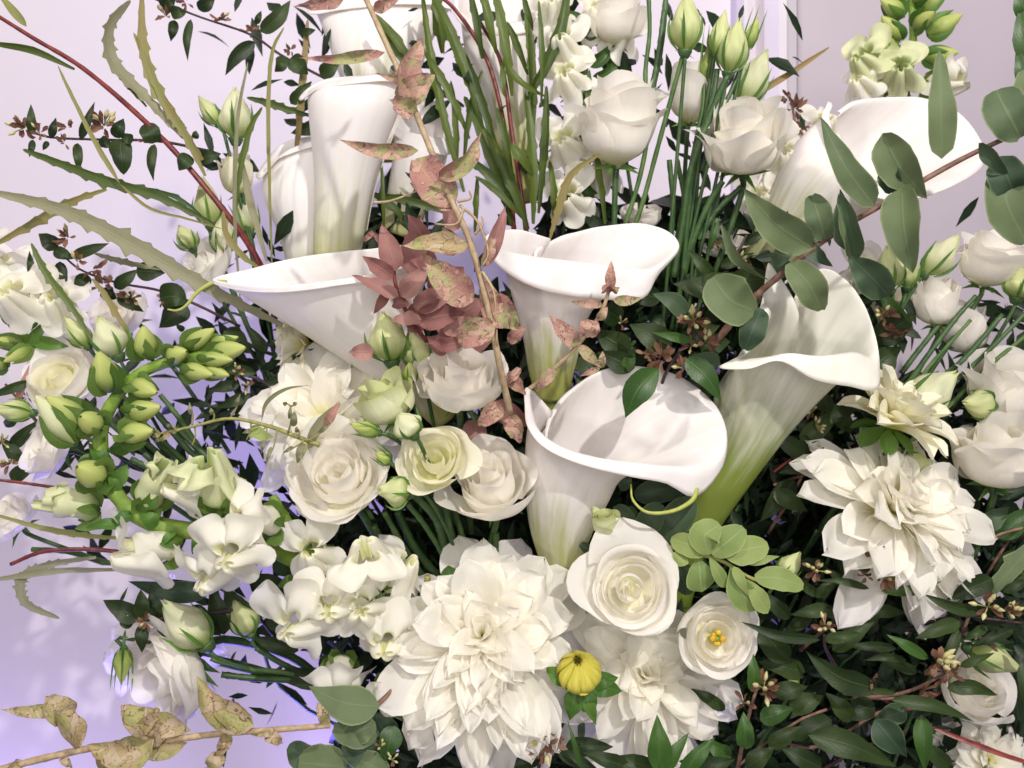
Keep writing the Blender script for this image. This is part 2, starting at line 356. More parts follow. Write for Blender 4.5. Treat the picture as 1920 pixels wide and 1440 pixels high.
def petal_mesh(name, wd, mat, cup=.3, curl=0.0, tip=.5, ripple=.04, seed=0, nu=8, nv=10, ridge=.02, wide=.62, notch=0, wrap=0, pinch=0):
    rnd = random.Random(seed); ph = rnd.random()*6; rows = []
    for j in range(nv+1):
        v = j/nv
        a = max(1e-4, v); prof = (math.sin(math.pi*(a**(math.log(.5)/math.log(wide)))))**tip if 0 < v < 1 else 0
        if v == 0: prof = .28
        prof = max(prof, .28*(1-v)**2)
        row = []
        for i in range(nu+1):
            s = -1+2*i/nu
            x = wd*prof*s; y = v*(1 - notch*(1-abs(s))*(v > .9)) + .012*math.sin(s*7+ph)*v
            z = cup*wd*prof*s*s + curl*(v**2.2) + ridge*math.cos(s*9)*prof*v + ripple*math.sin(6*v+ph+s*2)*v + ripple*.8*s*math.sin(4*v+ph*2) + pinch*wd*abs(s)*prof*max(0, v-.6)*1.6 + .14*wd*noise.noise(Vector((s*1.5+ph, v*3, ph)))*prof
            if wrap:
                ang = wrap*s*prof; x = wd*math.sin(ang)/max(.2, wrap); z += wd*(1-math.cos(ang))/max(.2, wrap)
            # bend along a circle for the lengthwise curl
            row.append(Vector((x, y, z)))
        rows.append(row)
    return grid(name, rows, mat)
def stem_to(t, a, b, r, mat='stem_green', sag=0):
    a = V(*a); b = V(*b); m = (a+b)/2 + Vector((sag*U, 0, 0)); tube('stem', [a, m, b], r, r, mat, t, 10, 8)
def dahlia(loc, Rp, axis, tiers, label, mat='dahlia', seed=1, stem=None, name='dahlia', bracts=0, center=None, cat='dahlia', tilt_fn=None, hang=0):
    """tiers: (count, r0, h0, length, width, elevation deg, meshkind cup, curl)  all in units of Rp"""
    rnd = random.Random(seed); c = V(*loc); t = thing(name, c, label, cat); S = Rp*U*(F+loc[2])/F
    Fm = Matrix.Translation(c) @ frame(axis, rnd.random()*6)
    for ti, (n, r0, h0, ln, wd, el, cup, curl) in enumerate(tiers):
        ms = [petal_mesh('petal', wd/ln*rnd.uniform(.85, 1.18), M[mat], cup*rnd.uniform(.7, 1.4), curl*rnd.uniform(.2, 1.6)+rnd.uniform(-.26, -.02), rnd.uniform(.32, .46), rnd.uniform(.015, .05), rnd.random(), wide=rnd.uniform(.62, .76), ridge=rnd.uniform(.005, .012), wrap=rnd.choice((0, 0, 0, .4)), nu=10, nv=14, notch=rnd.choice((0, 0, .05)), pinch=rnd.uniform(0, .12)) for _ in range(7)]
        ph0 = rnd.random()*6
        for i in range(n):
            ph = ph0 + 2*math.pi*(i + rnd.uniform(-.32, .32))/n
            e = R(el + rnd.uniform(-12, 12)); s = ln*rnd.uniform(.80, 1.10)
            sx = s*rnd.uniform(.88, 1.12)
            if tilt_fn:
                e2, s2 = tilt_fn(Fm, ph, el); e += R(e2); s *= s2; sx *= (s2**.2)
            m = Fm @ Matrix.Rotation(ph, 4, 'Z') @ Matrix.Translation((0, r0*S, (h0+rnd.uniform(-.02, .02))*S)) @ Matrix.Rotation(e, 4, 'X') @ Matrix.Rotation(R(rnd.uniform(-15, 15)), 4, 'Y') @ Matrix.Rotation(R(rnd.uniform(-8, 8)), 4, 'Z') @ Matrix.Diagonal((sx*S, s*S, s*S, 1))
            add('petal', ms[rnd.randrange(7)], t, m)
    if hang:                # narrow layered petals drooping towards the ground
        ms = [petal_mesh('petal', rnd.uniform(.13, .2), M[mat], .5, rnd.uniform(-.12, .1), rnd.uniform(.5, .7), .04, rnd.random(), wide=rnd.uniform(.5, .65), wrap=rnd.choice((0, .6))) for _ in range(6)]
        dn = (Fm.to_3x3().transposed() @ Vector((0, 0, -1))); ph_d = math.atan2(-dn.x, dn.y)
        for i in range(hang):
            ph = ph_d + rnd.uniform(-.75, .75); e = R(-12 + 62*(i/hang) + rnd.uniform(-4, 4)); s = 1.15 - .62*(i/hang) + rnd.uniform(-.08, .08)
            m = Fm @ Matrix.Rotation(ph, 4, 'Z') @ Matrix.Translation((0, .06*S, (-.02+.05*i/hang)*S)) @ Matrix.Rotation(e, 4, 'X') @ Matrix.Rotation(R(rnd.uniform(-20, 20)), 4, 'Y') @ Matrix.Scale(s*S, 4)
            add('petal', ms[i % 6], t, m)
    if bracts:
        bm = petal_mesh('bract', .32, M['sepal'], .3, -.1, .6, .03, 3)
        for i in range(bracts):
            ph = 6.283*i/bracts
            m = Fm @ Matrix.Rotation(ph, 4, 'Z') @ Matrix.Translation((0, .08*S, -.12*S)) @ Matrix.Rotation(R(-25+rnd.uniform(-20, 15)), 4, 'X') @ Matrix.Diagonal((.55*S,)*3+(1,))
            add('bract', bm, t, m)
    if stem: stem_to(t, (loc[0], loc[1], loc[2]+Rp*.25), stem, 7)
    return t
def rose(loc, Rp, axis, label, H=.9, layers=5, open_=.35, mat='rose', seed=1, stem=None, name='lisianthus', flare=.25, spiral=.10, stamens=False, sepals=True, cat='lisianthus', ruffle=.055, inner='rose', npet=(2, 2, 3, 3, 4, 4), high=1.0):
    rnd = random.Random(seed); c = V(*loc); t = thing(name, c, label, cat); S = Rp*U*(F+loc[2])/F*.87
    Fm = Matrix.Translation(c) @ frame(axis, rnd.random()*6)
    for l in range(layers):
        f = l/(layers-1) if layers > 1 else 1
        rt = open_ + (1-open_)*f*.90          # radius at the top edge
        rb = .08 + .12*f                      # radius at the foot
        h = H*(.88 - .06*f) * (1 if f < 1 else .90) * (high if f < .5 else 1)
        n = npet[min(l, len(npet)-1)]; ph0 = l*1.3 + rnd.random()
        belly = rt*(1.0 - .08*f) + .05
        fl = flare*(f**1.3)
        for i in range(n):
            th0 = ph0 + 2*math.pi*i/n + rnd.uniform(-.3, .3); half = math.pi/n*rnd.uniform(1.15, 1.55)
            hh = h*rnd.uniform(.80, 1.10); sp = spiral*rnd.uniform(.5, 1.6)*rnd.choice((1, 1, 1, -1)); p1 = rnd.random()*6; p2 = rnd.random()*6; rr = rnd.uniform(.90, 1.07)
            lean = rnd.uniform(-.05, .16)*(.4+f); ex = rnd.uniform(-.05, .05); ey = rnd.uniform(-.05, .05)
            ruf = ruffle*(.5+1.1*f); rows = []
            nv = 14; nu = 18; tipup = rnd.uniform(-.04, .10); fk = rnd.uniform(.3, 1.9); cr_ = rnd.uniform(-.3, .3); dent = rnd.uniform(0, .10)
            for j in range(nv+1):
                row = []
                for q in range(nu+1):
                    s = -1+2*q/nu; v = (j/nv)*(1-.34*abs(s-cr_*.3)**2.8 + tipup*(1-abs(s)) - dent*math.exp(-((s-cr_)/.18)**2))
                    r = crs([.01, rb+(belly-rb)*.70, belly*.98, rt*.98, rt], v) if v <= 1 else rt
                    r = r*rr*(1 + sp*s) + lean*v*v + fl*fk*max(0, v-.62)**1.7*4.2*(.55+.45*math.cos(s*2.2+p2))
                    z = hh*(v**1.12) - fl*fk*max(0, v-.66)**2*3.4
                    r += ruf*(v**3)*math.sin(s*3.0+p1)*1.3; z += ruf*(v**3)*math.sin(s*3.7+p2)
                    r += .010*math.sin(s*9+p1)*v + .012*noise.noise(Vector((s*2.5, v*3, p1*3)))
                    th = th0 + half*s*(.40+.60*math.sqrt(max(0, min(1, v*1.4))))
                    row.append(Vector((r*math.cos(th)+ex*v, r*math.sin(th)+ey*v, z - .45*H))*S)
                rows.append(row)
            mm = M[inner] if (f < .45 and inner) else M[mat]
            add('petal', grid('petal', rows, mm), t, Fm)
    if stamens:
        for i in range(6):
            a = i*1.05 + rnd.uniform(-.4, .4); hs = rnd.uniform(.6, 1.3); p = Fm @ (Vector((.10*math.cos(a), .10*math.sin(a), -.25*H))*S); q = Fm @ (Vector((.15*hs*math.cos(a)-.04, .12*hs*math.sin(a), (.22*hs-.1)*H))*S)
            tube('stamen', [p, (p+q)/2, q], 2.2, 5.5, 'stamen', t, 6, 4)
        p = Fm @ (Vector((0, 0, -.3*H))*S); q = Fm @ (Vector((0, 0, .1*H))*S); tube('pistil', [p, (p+q)/2, q], 5, 6, 'stem_light', t, 8, 4)
    if sepals:
        for i in range(5):
            a = i*1.2566+rnd.random()*.3; ca, sa = math.cos(a), math.sin(a)
            P = [Fm @ (Vector((ca*x, sa*x, z - .45*H))*S) for x, z in ((.08, -.06), (.30, .0), (.62+rnd.random()*.2, .02-rnd.random()*.3))]
            leaf(t, 'sepal', P, Rp*.06, name='sepal', shape='lance', roll=0, nv=6, nu=4)
    if stem:
        e = Fm @ (Vector((0, 0, -.47*H))*S); b = V(*stem); d = (Fm.to_3x3() @ Vector((0, 0, -1)))
        tube('stem', [e, e + d*Rp*.5*U, (e+d*Rp*U + b)/2, b], Rp*.075, Rp*.07, 'stem_green', t, 10, 12)
    return t
def bud(loc, ln, wd, axis, label, mat='bud', seed=1, stem=None, name='lisianthus_bud', cat='flower bud', twist=2.2, sepl=.6, parent=None, tipr=.12, sm='sepal', stemr=3.5, open_=0):
    """closed twisted bud: loc = base, ln = length, wd = half width (px)"""
    rnd = random.Random(seed); c = V(*loc); k = U*(F+loc[2])/F; t = parent or thing(name, c, label, cat)
    Fm = Matrix.Translation(c) @ frame(axis, rnd.random()*6); rows = []; nu = 30; nv = 18
    for j in range(nv+1):
        v = j/nv; r = crs([.16, .85, 1.0, .80, .48, tipr+open_], v) * wd*k
        if j == nv: r *= .7
        rows.append([Vector(((r*(1+.11*abs(math.sin(2.5*(6.283*i/nu+twist*v)))*min(1, v*2.2)*(1+v)))*math.cos(6.283*i/nu), (r*(1+.11*abs(math.sin(2.5*(6.283*i/nu+twist*v)))*min(1, v*2.2)*(1+v)))*math.sin(6.283*i/nu), v*ln*k + (.05*ln*k*math.sin(3*6.283*i/nu) if j == nv else 0) + (open_*.4*ln*k*math.sin(3*6.283*i/nu) if j == nv else 0))) for i in range(nu)])
    rows.append([Vector((0, 0, ln*k*.9))]*nu)
    add('petals' if parent is None else 'bud', grid('petals', rows, M[mat], closed=True), t, Fm)
    for i in range(5):
        a = i*1.2566; ca, sa = math.cos(a), math.sin(a); q = rnd.uniform(.8, 1.2)*sepl
        P = [Fm @ Vector((ca*r*wd*k, sa*r*wd*k, z*ln*k)) for r, z in ((.3, -.02), (1.02, .2), (1.14+rnd.random()*.15, .2+q*.45), (1.0+rnd.random()*.5, .25+q*.8))]
        leaf(t, sm, P, wd*.12, name='sepal', shape='lance', nv=7, nu=3)
    add('receptacle', grid('receptacle', [[Vector((math.cos(6.283*i/10)*r*wd*k, math.sin(6.283*i/10)*r*wd*k, z*wd*k)) for i in range(10)] for r, z in ((.02, -.45), (.28, -.4), (.5, 0), (.5, .12), (.1, .2))], M['stem_green'], closed=True), t, Fm)
    if stem:
        b = V(*stem); d = Fm.to_3x3() @ Vector((0, 0, -1)); tube('stem', [c, c+d*wd*1.2*k, (c+d*wd*2*k+b)/2, b], stemr, stemr*1.1, 'stem_green', t, 8, 10)
    return t
def egg(parent, loc, ln, wd, axis, mat, name='bud', seed=0, ridge=.05, sepals=3, smat='sepal_light', sl=.7):
    rnd = random.Random(seed); c = loc if isinstance(loc, Vector) else V(*loc); k = U*((c-EYE).y/(F*U)); Fm = Matrix.Translation(c) @ frame(axis, rnd.random()*6)
    ln *= 1.3; wd *= .86; nu = 18; nv = 12; rows = []; bx = rnd.uniform(-.4, .4)
    for j in range(nv+1):
        v = j/nv; r = crs([.2, .78, 1.0, .88, .58, .12], v)*wd*k
        rows.append([Vector((r*(1+ridge*math.cos(3*6.283*i/nu+v))*math.cos(6.283*i/nu)+bx*wd*k*v*v, r*math.sin(6.283*i/nu), v*ln*k)) for i in range(nu)])
    o = add(name, grid(name, rows, M[mat], closed=True), parent, Fm)
    for i in range(sepals):
        a = i*6.283/sepals; ca, sa = math.cos(a), math.sin(a); q = rnd.uniform(.85, 1.15)*sl
        P = [Fm @ Vector((ca*r*wd*k, sa*r*wd*k, z*ln*k)) for r, z in ((.2, -.04), (1.02, .22*q/.7), (1.05, q*.75), (.78+rnd.random()*.2, q*1.15))]
        leaf(parent, smat, P, wd*.58, name='sepal', shape='ovate', nv=8, nu=4, fold=-.35)
    return o
def floret(loc, S, axis, up, label, mat='snap', seed=1, parent=None, openness=1.0, name='snapdragon_floret', cat='snapdragon flower', calyx=True, stem=None):
    """two-lipped flower: loc = calyx end, S = length px, axis = where the mouth looks, up = direction of the upper lip"""
    rnd = random.Random(seed); c = V(*loc); k = S*U*(F+loc[2])/F
    z = Vector(axis).normalized(); y = Vector(up); y = (y - z*y.dot(z)).normalized(); x = y.cross(z)
    Fm = Matrix.Translation(c) @ Matrix((x, y, z)).transposed().to_4x4() @ Matrix.Scale(k, 4)
    t = parent or thing(name, c, label, cat)
    rows = []
    for j in range(9):
        v = j/8; r = crs([.12, .23, .215, .22, .24, .22], v); rows.append([Vector((r*1.05*math.cos(6.283*i/20), r*math.sin(6.283*i/20) + .10*math.sin(v*2.2), v*.62)) for i in range(20)])
    add('tube', grid('tube', rows, M[mat], closed=True), t, Fm)
    def lip(nm, ac, span, nl, ln, back, puff, rr):
        rws = []; nu = 28; nv = 12; p1 = rnd.random()*6; p2 = rnd.random()*6
        for j in range(nv+1):
            v = j/nv; row = []
            for i in range(nu+1):
                s = -1+2*i/nu; a = R(ac + span*s)
                lobe = abs(math.sin(math.pi*nl*(s+1)/2))**.55; rad = ln*(.45+.62*lobe)*(1-.25*abs(s)**4)
                d = v*rad; r = rr + openness*(d*.95 - .12*math.sin(v*3.1)); zz = .60 + puff*math.sin(min(1, v*1.25)*math.pi)*.9 + d*back*v
                zz += .075*v*v*math.sin(7*s+p1) + .03*math.sin(13*s+p2)*v*v; r += .03*math.sin(9*s+p2)*v
                row.append(Vector((r*math.cos(a), r*math.sin(a)+.08, zz)))
            rws.append(row)
        add(nm, grid(nm, rws, M[mat]), t, Fm)
    lip('upper_lip', 90, 78, 2, .62*rnd.uniform(.9, 1.1), rnd.uniform(-.25, .35), .20, .17)
    lip('lower_lip', 270, 95, 3, .60*rnd.uniform(.9, 1.1), rnd.uniform(-.7, -.2), .42, .07)
    if calyx:
        for i in range(5):
            a = i*1.2566+.5; P = [Fm @ Vector((math.cos(a)*r, math.sin(a)*r, zz)) for r, zz in ((.05, -.04), (.26, .06), (.30, .22), (.33, .30))]
            leaf(t, 'sepal_light', P, S*.09, name='sepal', shape='ovate', nv=6, nu=4)
    if stem: tube('stem', [c, V(*stem)], 5, 5, 'stem_light', t, 8, 6)
    return t
def cluster(parent, loc, r, seed=0, nred=9, nbud=4, face=(0, -1, .3), col='abel_red', bs=1.0):
    """bronze sepals and pale buds at a shoot tip"""
    rnd = random.Random(seed); c = V(*loc); k = U*(F+loc[2])/F; f = Vector(face).normalized()
    for i in range(nred):
        d = Vector((rnd.gauss(0, 1), rnd.gauss(0, 1), rnd.gauss(0, 1))).normalized(); d = (d + f*.6).normalized()
        a = c + d*r*.15*k; p = c + d*r*rnd.uniform(.7, 1.15)*k; m = (a+p)/2 + Vector((rnd.gauss(0, 1), rnd.gauss(0, 1), rnd.gauss(0, 1)))*r*.06*k
        leaf(parent, col, [a, m, p], r*rnd.uniform(.11, .2), name='sepal', shape='obov', nv=5, nu=3, roll=rnd.uniform(-50, 50), wave=.2)
    for i in range(nbud):
        d = Vector((rnd.gauss(0, .6), rnd.gauss(0, .5), rnd.gauss(.3, .6))) + f*.8; d.normalize()
        p = c + d*r*rnd.uniform(.35, .6)*k
        egg(parent, p, r*.42*bs, r*.15*bs, d, 'abel_bud', seed=seed+i, sepals=0)
        tube('stalk', [c, (c+p)/2, p], 1.4, 1.4, 'stem_olive', parent, 5, 3)
# ================================================================ the wall behind
WO = 950
def struct(o, kind='structure'): o['kind'] = kind; return o
def wallmat():
    m, nt = newmat('painted_wall'); tc = nd(nt, 'ShaderNodeTexCoord')
    n = noise_at(nt, tc.outputs['Object'], 3, 4, .6); f = noise_at(nt, tc.outputs['Object'], 260, 3, .6)
    c = mixc(nt, rng(nt, n, .3, .7), (.66, .61, .66), (.70, .65, .70)); finish(nt, c, f, .12, .001, .55, 0, .25); return m
M['wall'] = wallmat()
def boxmesh(name, x0, x1, y0, y1, z0, z1, mat, bevel=.003):
    v = [(x, y, z) for x in (x0, x1) for y in (y0, y1) for z in (z0, z1)]
    f = [(0, 1, 3, 2), (4, 6, 7, 5), (0, 4, 5, 1), (2, 3, 7, 6), (0, 2, 6, 4), (1, 5, 7, 3)]
    me = bpy.data.meshes.new(name); me.from_pydata(v, [], f); me.materials.append(mat); me.update(); return me
yw = V(0, 0, WO).y
wallo = struct(add('wall', boxmesh('wall', -2.5, 2.5, yw, yw+.1, 0, 2.6, M['wall'])))
wallo['label'] = 'pale lilac painted wall behind the bouquet'
def moulding():            # raised panel frame: a stepped profile swept up the wall
    x0 = V(1372, 0, WO).x; x1 = V(1492, 0, WO).x; wd = x1-x0
    prof = [(0, 0), (.02, .010), (.10, .016), (.16, .016), (.20, .007), (.34, .006), (.42, .014), (.60, .021), (.72, .021), (.80, .012), (.90, .009), (.97, .007), (1, 0)]
    rows = []
    for z in (0, 2.6): rows.append([Vector((x0+wd*a, yw-b*1.3+.0005, z)) for a, b in prof])
    me = grid('panel_moulding', rows, M['wall']); me.polygons.foreach_set('use_smooth', [False]*len(me.polygons))
    o = add('panel_moulding', me, wallo); return o
wallo.location = (0, 0, 0); moulding()
m_, nt_ = newmat('shade_toned_panel'); tc_ = nd(nt_, 'ShaderNodeTexCoord'); n_ = noise_at(nt_, tc_.outputs['Object'], 4, 4, .6)  # separate sheet added; its darker colour stands in for dimmer light here
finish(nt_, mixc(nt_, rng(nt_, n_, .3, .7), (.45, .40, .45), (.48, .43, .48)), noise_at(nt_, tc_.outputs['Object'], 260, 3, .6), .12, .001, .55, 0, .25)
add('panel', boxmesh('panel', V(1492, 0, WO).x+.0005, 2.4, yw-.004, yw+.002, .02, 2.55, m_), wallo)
# ================================================================ calla lilies
calla('calla_lily', (1070, 905, 0), [(1052, 1085, 65, 30, 30), (1052, 1035, 48, 42, 40), (1053, 980, 26, 61, 54), (1068, 912, 0, 79, 70), (1079, 862, -10, 92, 80)], [
 (150, 1030, 790, -30, 1036, 772, -30), (175, 1000, 742, -60, 990, 726, -66), (200, 1003, 778, -90, 984, 758, -95), (225, 1020, 812, -115, 990, 803, -122),
 (250, 1065, 838, -125, 1024, 842, -134), (275, 1130, 854, -130, 1092, 872, -142), (300, 1210, 862, -130, 1182, 894, -142), (320, 1275, 866, -120, 1250, 907, -130),
 (335, 1320, 858, -105, 1303, 932, -112), (355, 1346, 835, -80, 1354, 876, -85), (380, 1346, 790, -45, 1361, 815, -45), (400, 1326, 752, -15, 1343, 774, -10),
 (425, 1270, 714, 10, 1283, 716, 18), (450, 1200, 696, 25, 1205, 690, 35), (475, 1130, 702, 20, 1128, 695, 30), (500, 1075, 736, 0, 1070, 730, 8),
 (525, 1042, 778, -25, 1036, 768, -20), (550, 1028, 815, -45, 1022, 808, -42), (570, 1030, 845, -50, 1026, 840, -48)], 150, 570, 'calla',
 'largest open white calla lily, in front, a dark leaf hanging over its rim', tail=[(1306, 915, -110), (1298, 938, -116), (1262, 958, -125), (1215, 961, -130), (1187, 938, -125), (1183, 908, -112)],
 stem=([(1052, 1050, 50), (1045, 1130, 80), (1020, 1300, 160)], 30))
calla('calla_lily', (1040, 560, 25), [(1035, 745, 80, 28, 28), (1035, 690, 62, 43, 40), (1038, 620, 42, 56, 52), (1040, 562, 25, 76, 68)], [
 (150, 1032, 455, 20, 1027, 447, 22), (175, 970, 440, 0, 964, 431, 0), (200, 930, 452, -25, 911, 442, -25), (225, 955, 464, -50, 922, 482, -52), (250, 1010, 470, -65, 958, 517, -70),
 (275, 1075, 473, -70, 1022, 545, -80), (300, 1150, 482, -70, 1112, 559, -82), (325, 1212, 490, -55, 1202, 561, -65), (350, 1243, 486, -30, 1234, 515, -35), (375, 1260, 465, 0, 1273, 468, 0),
 (400, 1245, 443, 25, 1256, 438, 30), (430, 1195, 427, 45, 1198, 421, 52), (460, 1120, 433, 50, 1118, 427, 55), (490, 1060, 451, 40, 1056, 443, 45), (520, 1015, 470, 20, 1008, 465, 22), (550, 1005, 492, 5, 1000, 487, 6)], 150, 550, 'calla',
 'white calla lily with a broad drooping lip beside the pink dying leaves, upper centre', stem=([(1035, 742, 80), (1030, 850, 130), (1020, 1000, 200)], 27))
calla('calla_lily', (720, 640, 60), [(835, 785, 125, 26, 26), (775, 705, 92, 46, 42), (722, 640, 60, 74, 66)], [
 (-10, 800, 500, 20, 805, 492, 20), (30, 760, 468, 45, 762, 463, 48), (60, 700, 475, 60, 700, 468, 64), (90, 630, 482, 62, 630, 475, 68), (120, 550, 495, 50, 548, 488, 56), (150, 480, 512, 25, 474, 507, 27),
 (180, 420, 529, -10, 398, 527, -12), (205, 452, 534, -40, 440, 543, -44), (230, 520, 537, -65, 514, 549, -72), (260, 600, 530, -80, 600, 541, -88), (290, 680, 518, -80, 682, 528, -88), (320, 750, 505, -60, 755, 512, -66), (350, 800, 500, -20, 806, 502, -20), (370, 808, 498, 10, 812, 498, 10)], -10, 370, 'calla_white',
 'white calla lily lying sideways with its long curling tip pointing left', tail=[(425, 530, -10), (400, 530, -12), (370, 548, -14), (350, 572, -18), (332, 582, -20), (314, 580, -24)])
calla('calla_lily', (650, 300, 110), [(632, 525, 145, 43, 40), (636, 440, 132, 47, 44), (647, 335, 118, 55, 50), (656, 250, 105, 74, 64), (665, 195, 100, 88, 72)], [
 (20, 762, 160, 100, 778, 158, 100), (60, 720, 152, 135, 725, 143, 143), (90, 670, 153, 145, 670, 143, 153), (130, 612, 160, 130, 606, 150, 137), (170, 582, 172, 105, 566, 176, 106), (200, 590, 164, 80, 565, 188, 76),
 (235, 615, 152, 62, 596, 168, 48), (270, 660, 141, 52, 655, 158, 34), (305, 712, 136, 60, 718, 152, 44), (340, 750, 142, 80, 770, 158, 70), (380, 764, 158, 102, 780, 160, 104)], 20, 380, 'calla_white',
 'tall upright white calla lily at the upper left, seen from its outer side')
calla('calla_lily', (600, 420, 205), [(590, 570, 222, 42, 38), (588, 490, 212, 50, 44), (582, 425, 206, 60, 50), (572, 360, 200, 80, 60)], [
 (0, 680, 300, 205, 690, 300, 205), (60, 650, 268, 235, 652, 262, 238), (100, 598, 262, 240, 594, 256, 242), (140, 540, 276, 230, 530, 270, 232), (172, 498, 312, 205, 483, 323, 204), (200, 506, 318, 180, 490, 334, 172),
 (235, 540, 282, 162, 522, 298, 152), (270, 590, 262, 152, 590, 276, 140), (310, 645, 268, 160, 655, 280, 152), (360, 680, 302, 203, 690, 302, 203)], 0, 360, 'calla_white',
 'white calla lily behind the tall upright one, its rim flaring left')
calla('calla_lily', (780, 330, 225), [(745, 440, 245, 32, 32), (768, 360, 235, 40, 40), (785, 300, 228, 48, 46)], [
 (0, 846, 250, 225, 852, 252, 225), (45, 822, 205, 250, 826, 198, 254), (90, 785, 190, 262, 787, 182, 268), (140, 755, 196, 250, 750, 190, 254), (180, 740, 225, 225, 733, 228, 225), (225, 752, 238, 200, 745, 258, 196),
 (270, 790, 246, 190, 792, 280, 184), (315, 830, 252, 200, 842, 290, 196), (360, 846, 252, 223, 853, 256, 223)], 0, 360, 'calla_white',
 'shaded white calla lily half hidden behind the brown dying vine')
calla('calla_lily', (1400, 800, 70), [(1303, 1003, 130, 30, 28), (1345, 912, 105, 48, 44), (1392, 825, 82, 62, 56), (1424, 752, 62, 84, 72)], [
 (60, 1512, 612, 14, 1446, 496, 2), (100, 1480, 590, 4, 1438, 500, -4), (145, 1444, 606, -14, 1424, 580, -18), (180, 1416, 650, -40, 1384, 668, -45), (205, 1398, 668, -65, 1348, 688, -66), (235, 1440, 664, -85, 1402, 692, -97), (262, 1490, 660, -92, 1462, 677, -106),
 (290, 1545, 655, -90, 1525, 711, -106), (320, 1605, 642, -70, 1590, 724, -92), (345, 1634, 655, -50, 1647, 728, -70), (370, 1634, 640, -25, 1642, 650, -25), (395, 1614, 585, 5, 1622, 582, 8), (420, 1584, 541, 25, 1588, 534, 30),
 (445, 1545, 516, 55, 1546, 508, 60), (470, 1510, 530, 60, 1508, 520, 64), (500, 1492, 570, 55, 1488, 562, 58)], 60, 500, 'calla_green',
 'white calla lily with a green funnel, its pointed flap spread to the right',
 stem=([(1303, 1000, 130), (1285, 1080, 160), (1240, 1250, 240)], 28))
calla('calla_lily', (1500, 400, 200), [(1400, 560, 232, 28, 28), (1440, 482, 217, 42, 42), (1500, 402, 202, 66, 60), (1560, 332, 190, 92, 84)], [
 (160, 1562, 202, 170, 1552, 190, 168), (190, 1560, 226, 140, 1541, 230, 135), (225, 1592, 300, 118, 1566, 318, 110), (265, 1670, 352, 96, 1648, 372, 86), (305, 1765, 350, 96, 1745, 366, 86), (345, 1828, 298, 130, 1843, 312, 125),
 (380, 1826, 268, 170, 1838, 268, 172), (410, 1790, 224, 200, 1796, 215, 206), (440, 1735, 197, 215, 1737, 188, 222), (470, 1670, 192, 215, 1670, 183, 222), (500, 1610, 198, 200, 1607, 188, 205), (530, 1575, 217, 185, 1570, 208, 188)], 160, 530, 'calla',
 'big white calla lily at the upper right behind the eucalyptus branch')
calla('calla_lily', (700, 100, 280), [(715, 300, 310, 36, 36), (712, 210, 298, 52, 46), (708, 130, 285, 74, 66)], [
 (0, 838, 20, 272, 846, 18, 272), (45, 810, -30, 310, 812, -38, 314), (90, 710, -30, 330, 712, -38, 338), (135, 620, -8, 320, 614, -15, 324), (175, 592, 14, 280, 576, 22, 280), (210, 612, 6, 255, 598, 26, 252),
 (250, 680, -8, 240, 672, 14, 228), (290, 760, -10, 240, 768, 8, 228), (330, 818, 0, 255, 836, 14, 252), (360, 838, 22, 270, 846, 24, 270)], 0, 360, 'calla',
 'white calla lily cut by the top edge of the photo, above the tall upright one')
calla('calla_lily', (935, 160, 245), [(985, 380, 268, 24, 24), (968, 290, 258, 33, 32), (950, 205, 250, 48, 44), (938, 130, 244, 62, 56)], [
 (0, 1005, 30, 240, 1012, 26, 240), (45, 985, -30, 280, 990, -40, 284), (90, 925, -50, 295, 925, -60, 300), (135, 875, -30, 280, 868, -38, 284), (180, 862, 10, 240, 850, 12, 240), (225, 880, 28, 205, 868, 48, 200), (270, 925, 34, 190, 925, 66, 184),
 (315, 980, 34, 205, 990, 60, 200), (360, 1005, 32, 238, 1012, 32, 238)], 0, 360, 'calla',
 'white calla lily behind the tall green serrated leaves at the top centre')
# ================================================================ dahlias
def droop(Fm, ph, el):     # petals that point to the ground hang and grow longer
    d = Fm.to_3x3() @ Vector((-math.sin(ph), math.cos(ph), 0)); g = max(0, -d.z)
    return (-22*g, 1 + .28*g)
TI = [(13, .06, -.10, .98, .20, 4, .35, -.10), (13, .06, -.06, .90, .20, 18, .35, -.06), (13, .05, -.02, .80, .18, 31, .4, -.04), (12, .04, .02, .66, .155, 44, .45, 0), (9, .03, .05, .54, .145, 54, .5, .0), (7, .02, .05, .42, .13, 64, .6, -.05), (5, .01, .05, .30, .11, 76, .6, .05)]
dahlia((905, 1195, -50), 205, (-.02, -.82, .50), TI, 'largest white dahlia at the bottom centre with long petals hanging down', seed=4, stem=(960, 1500, 300), tilt_fn=droop, hang=34)
dahlia((612, 790, 60), 165, (-.10, -.86, .42), TI[:5], 'white dahlia at the left behind the large white lisianthus and the tan sprig', seed=7, stem=(800, 1200, 300))
dahlia((1205, 1270, 30), 175, (.08, -.80, .58), TI, 'white dahlia at the bottom behind the yellow bud, below the round open lisianthus', seed=9, stem=(1100, 1500, 300), tilt_fn=droop)
dahlia((1674, 955, 20), 186, (.42, -.72, .55), TI, 'wide white dahlia at the right edge below the small yellow based dahlia', seed=11, stem=(1400, 1300, 300), tilt_fn=droop, hang=10)
TS = [(12, .10, -.10, 1.0, .26, 38, .5, -.16), (12, .08, -.04, .92, .22, 52, .5, -.10), (10, .05, 0, .8, .18, 66, .6, -.05), (9, .03, .03, .64, .13, 78, .6, .0)]
dahlia((1672, 790, 20), 108, (.32, -.50, .78), TS, 'small half open white dahlia with a yellow base and green bracts at the right', mat='dahlia_yellow', seed=13, bracts=7, stem=(1500, 1050, 250))
dahlia((572, 650, 140), 76, (-.86, -.35, .10), TS, 'small half open dahlia, yellow at its base, under the sideways calla lily', mat='dahlia_yellow', seed=14, bracts=6, stem=(760, 760, 260))
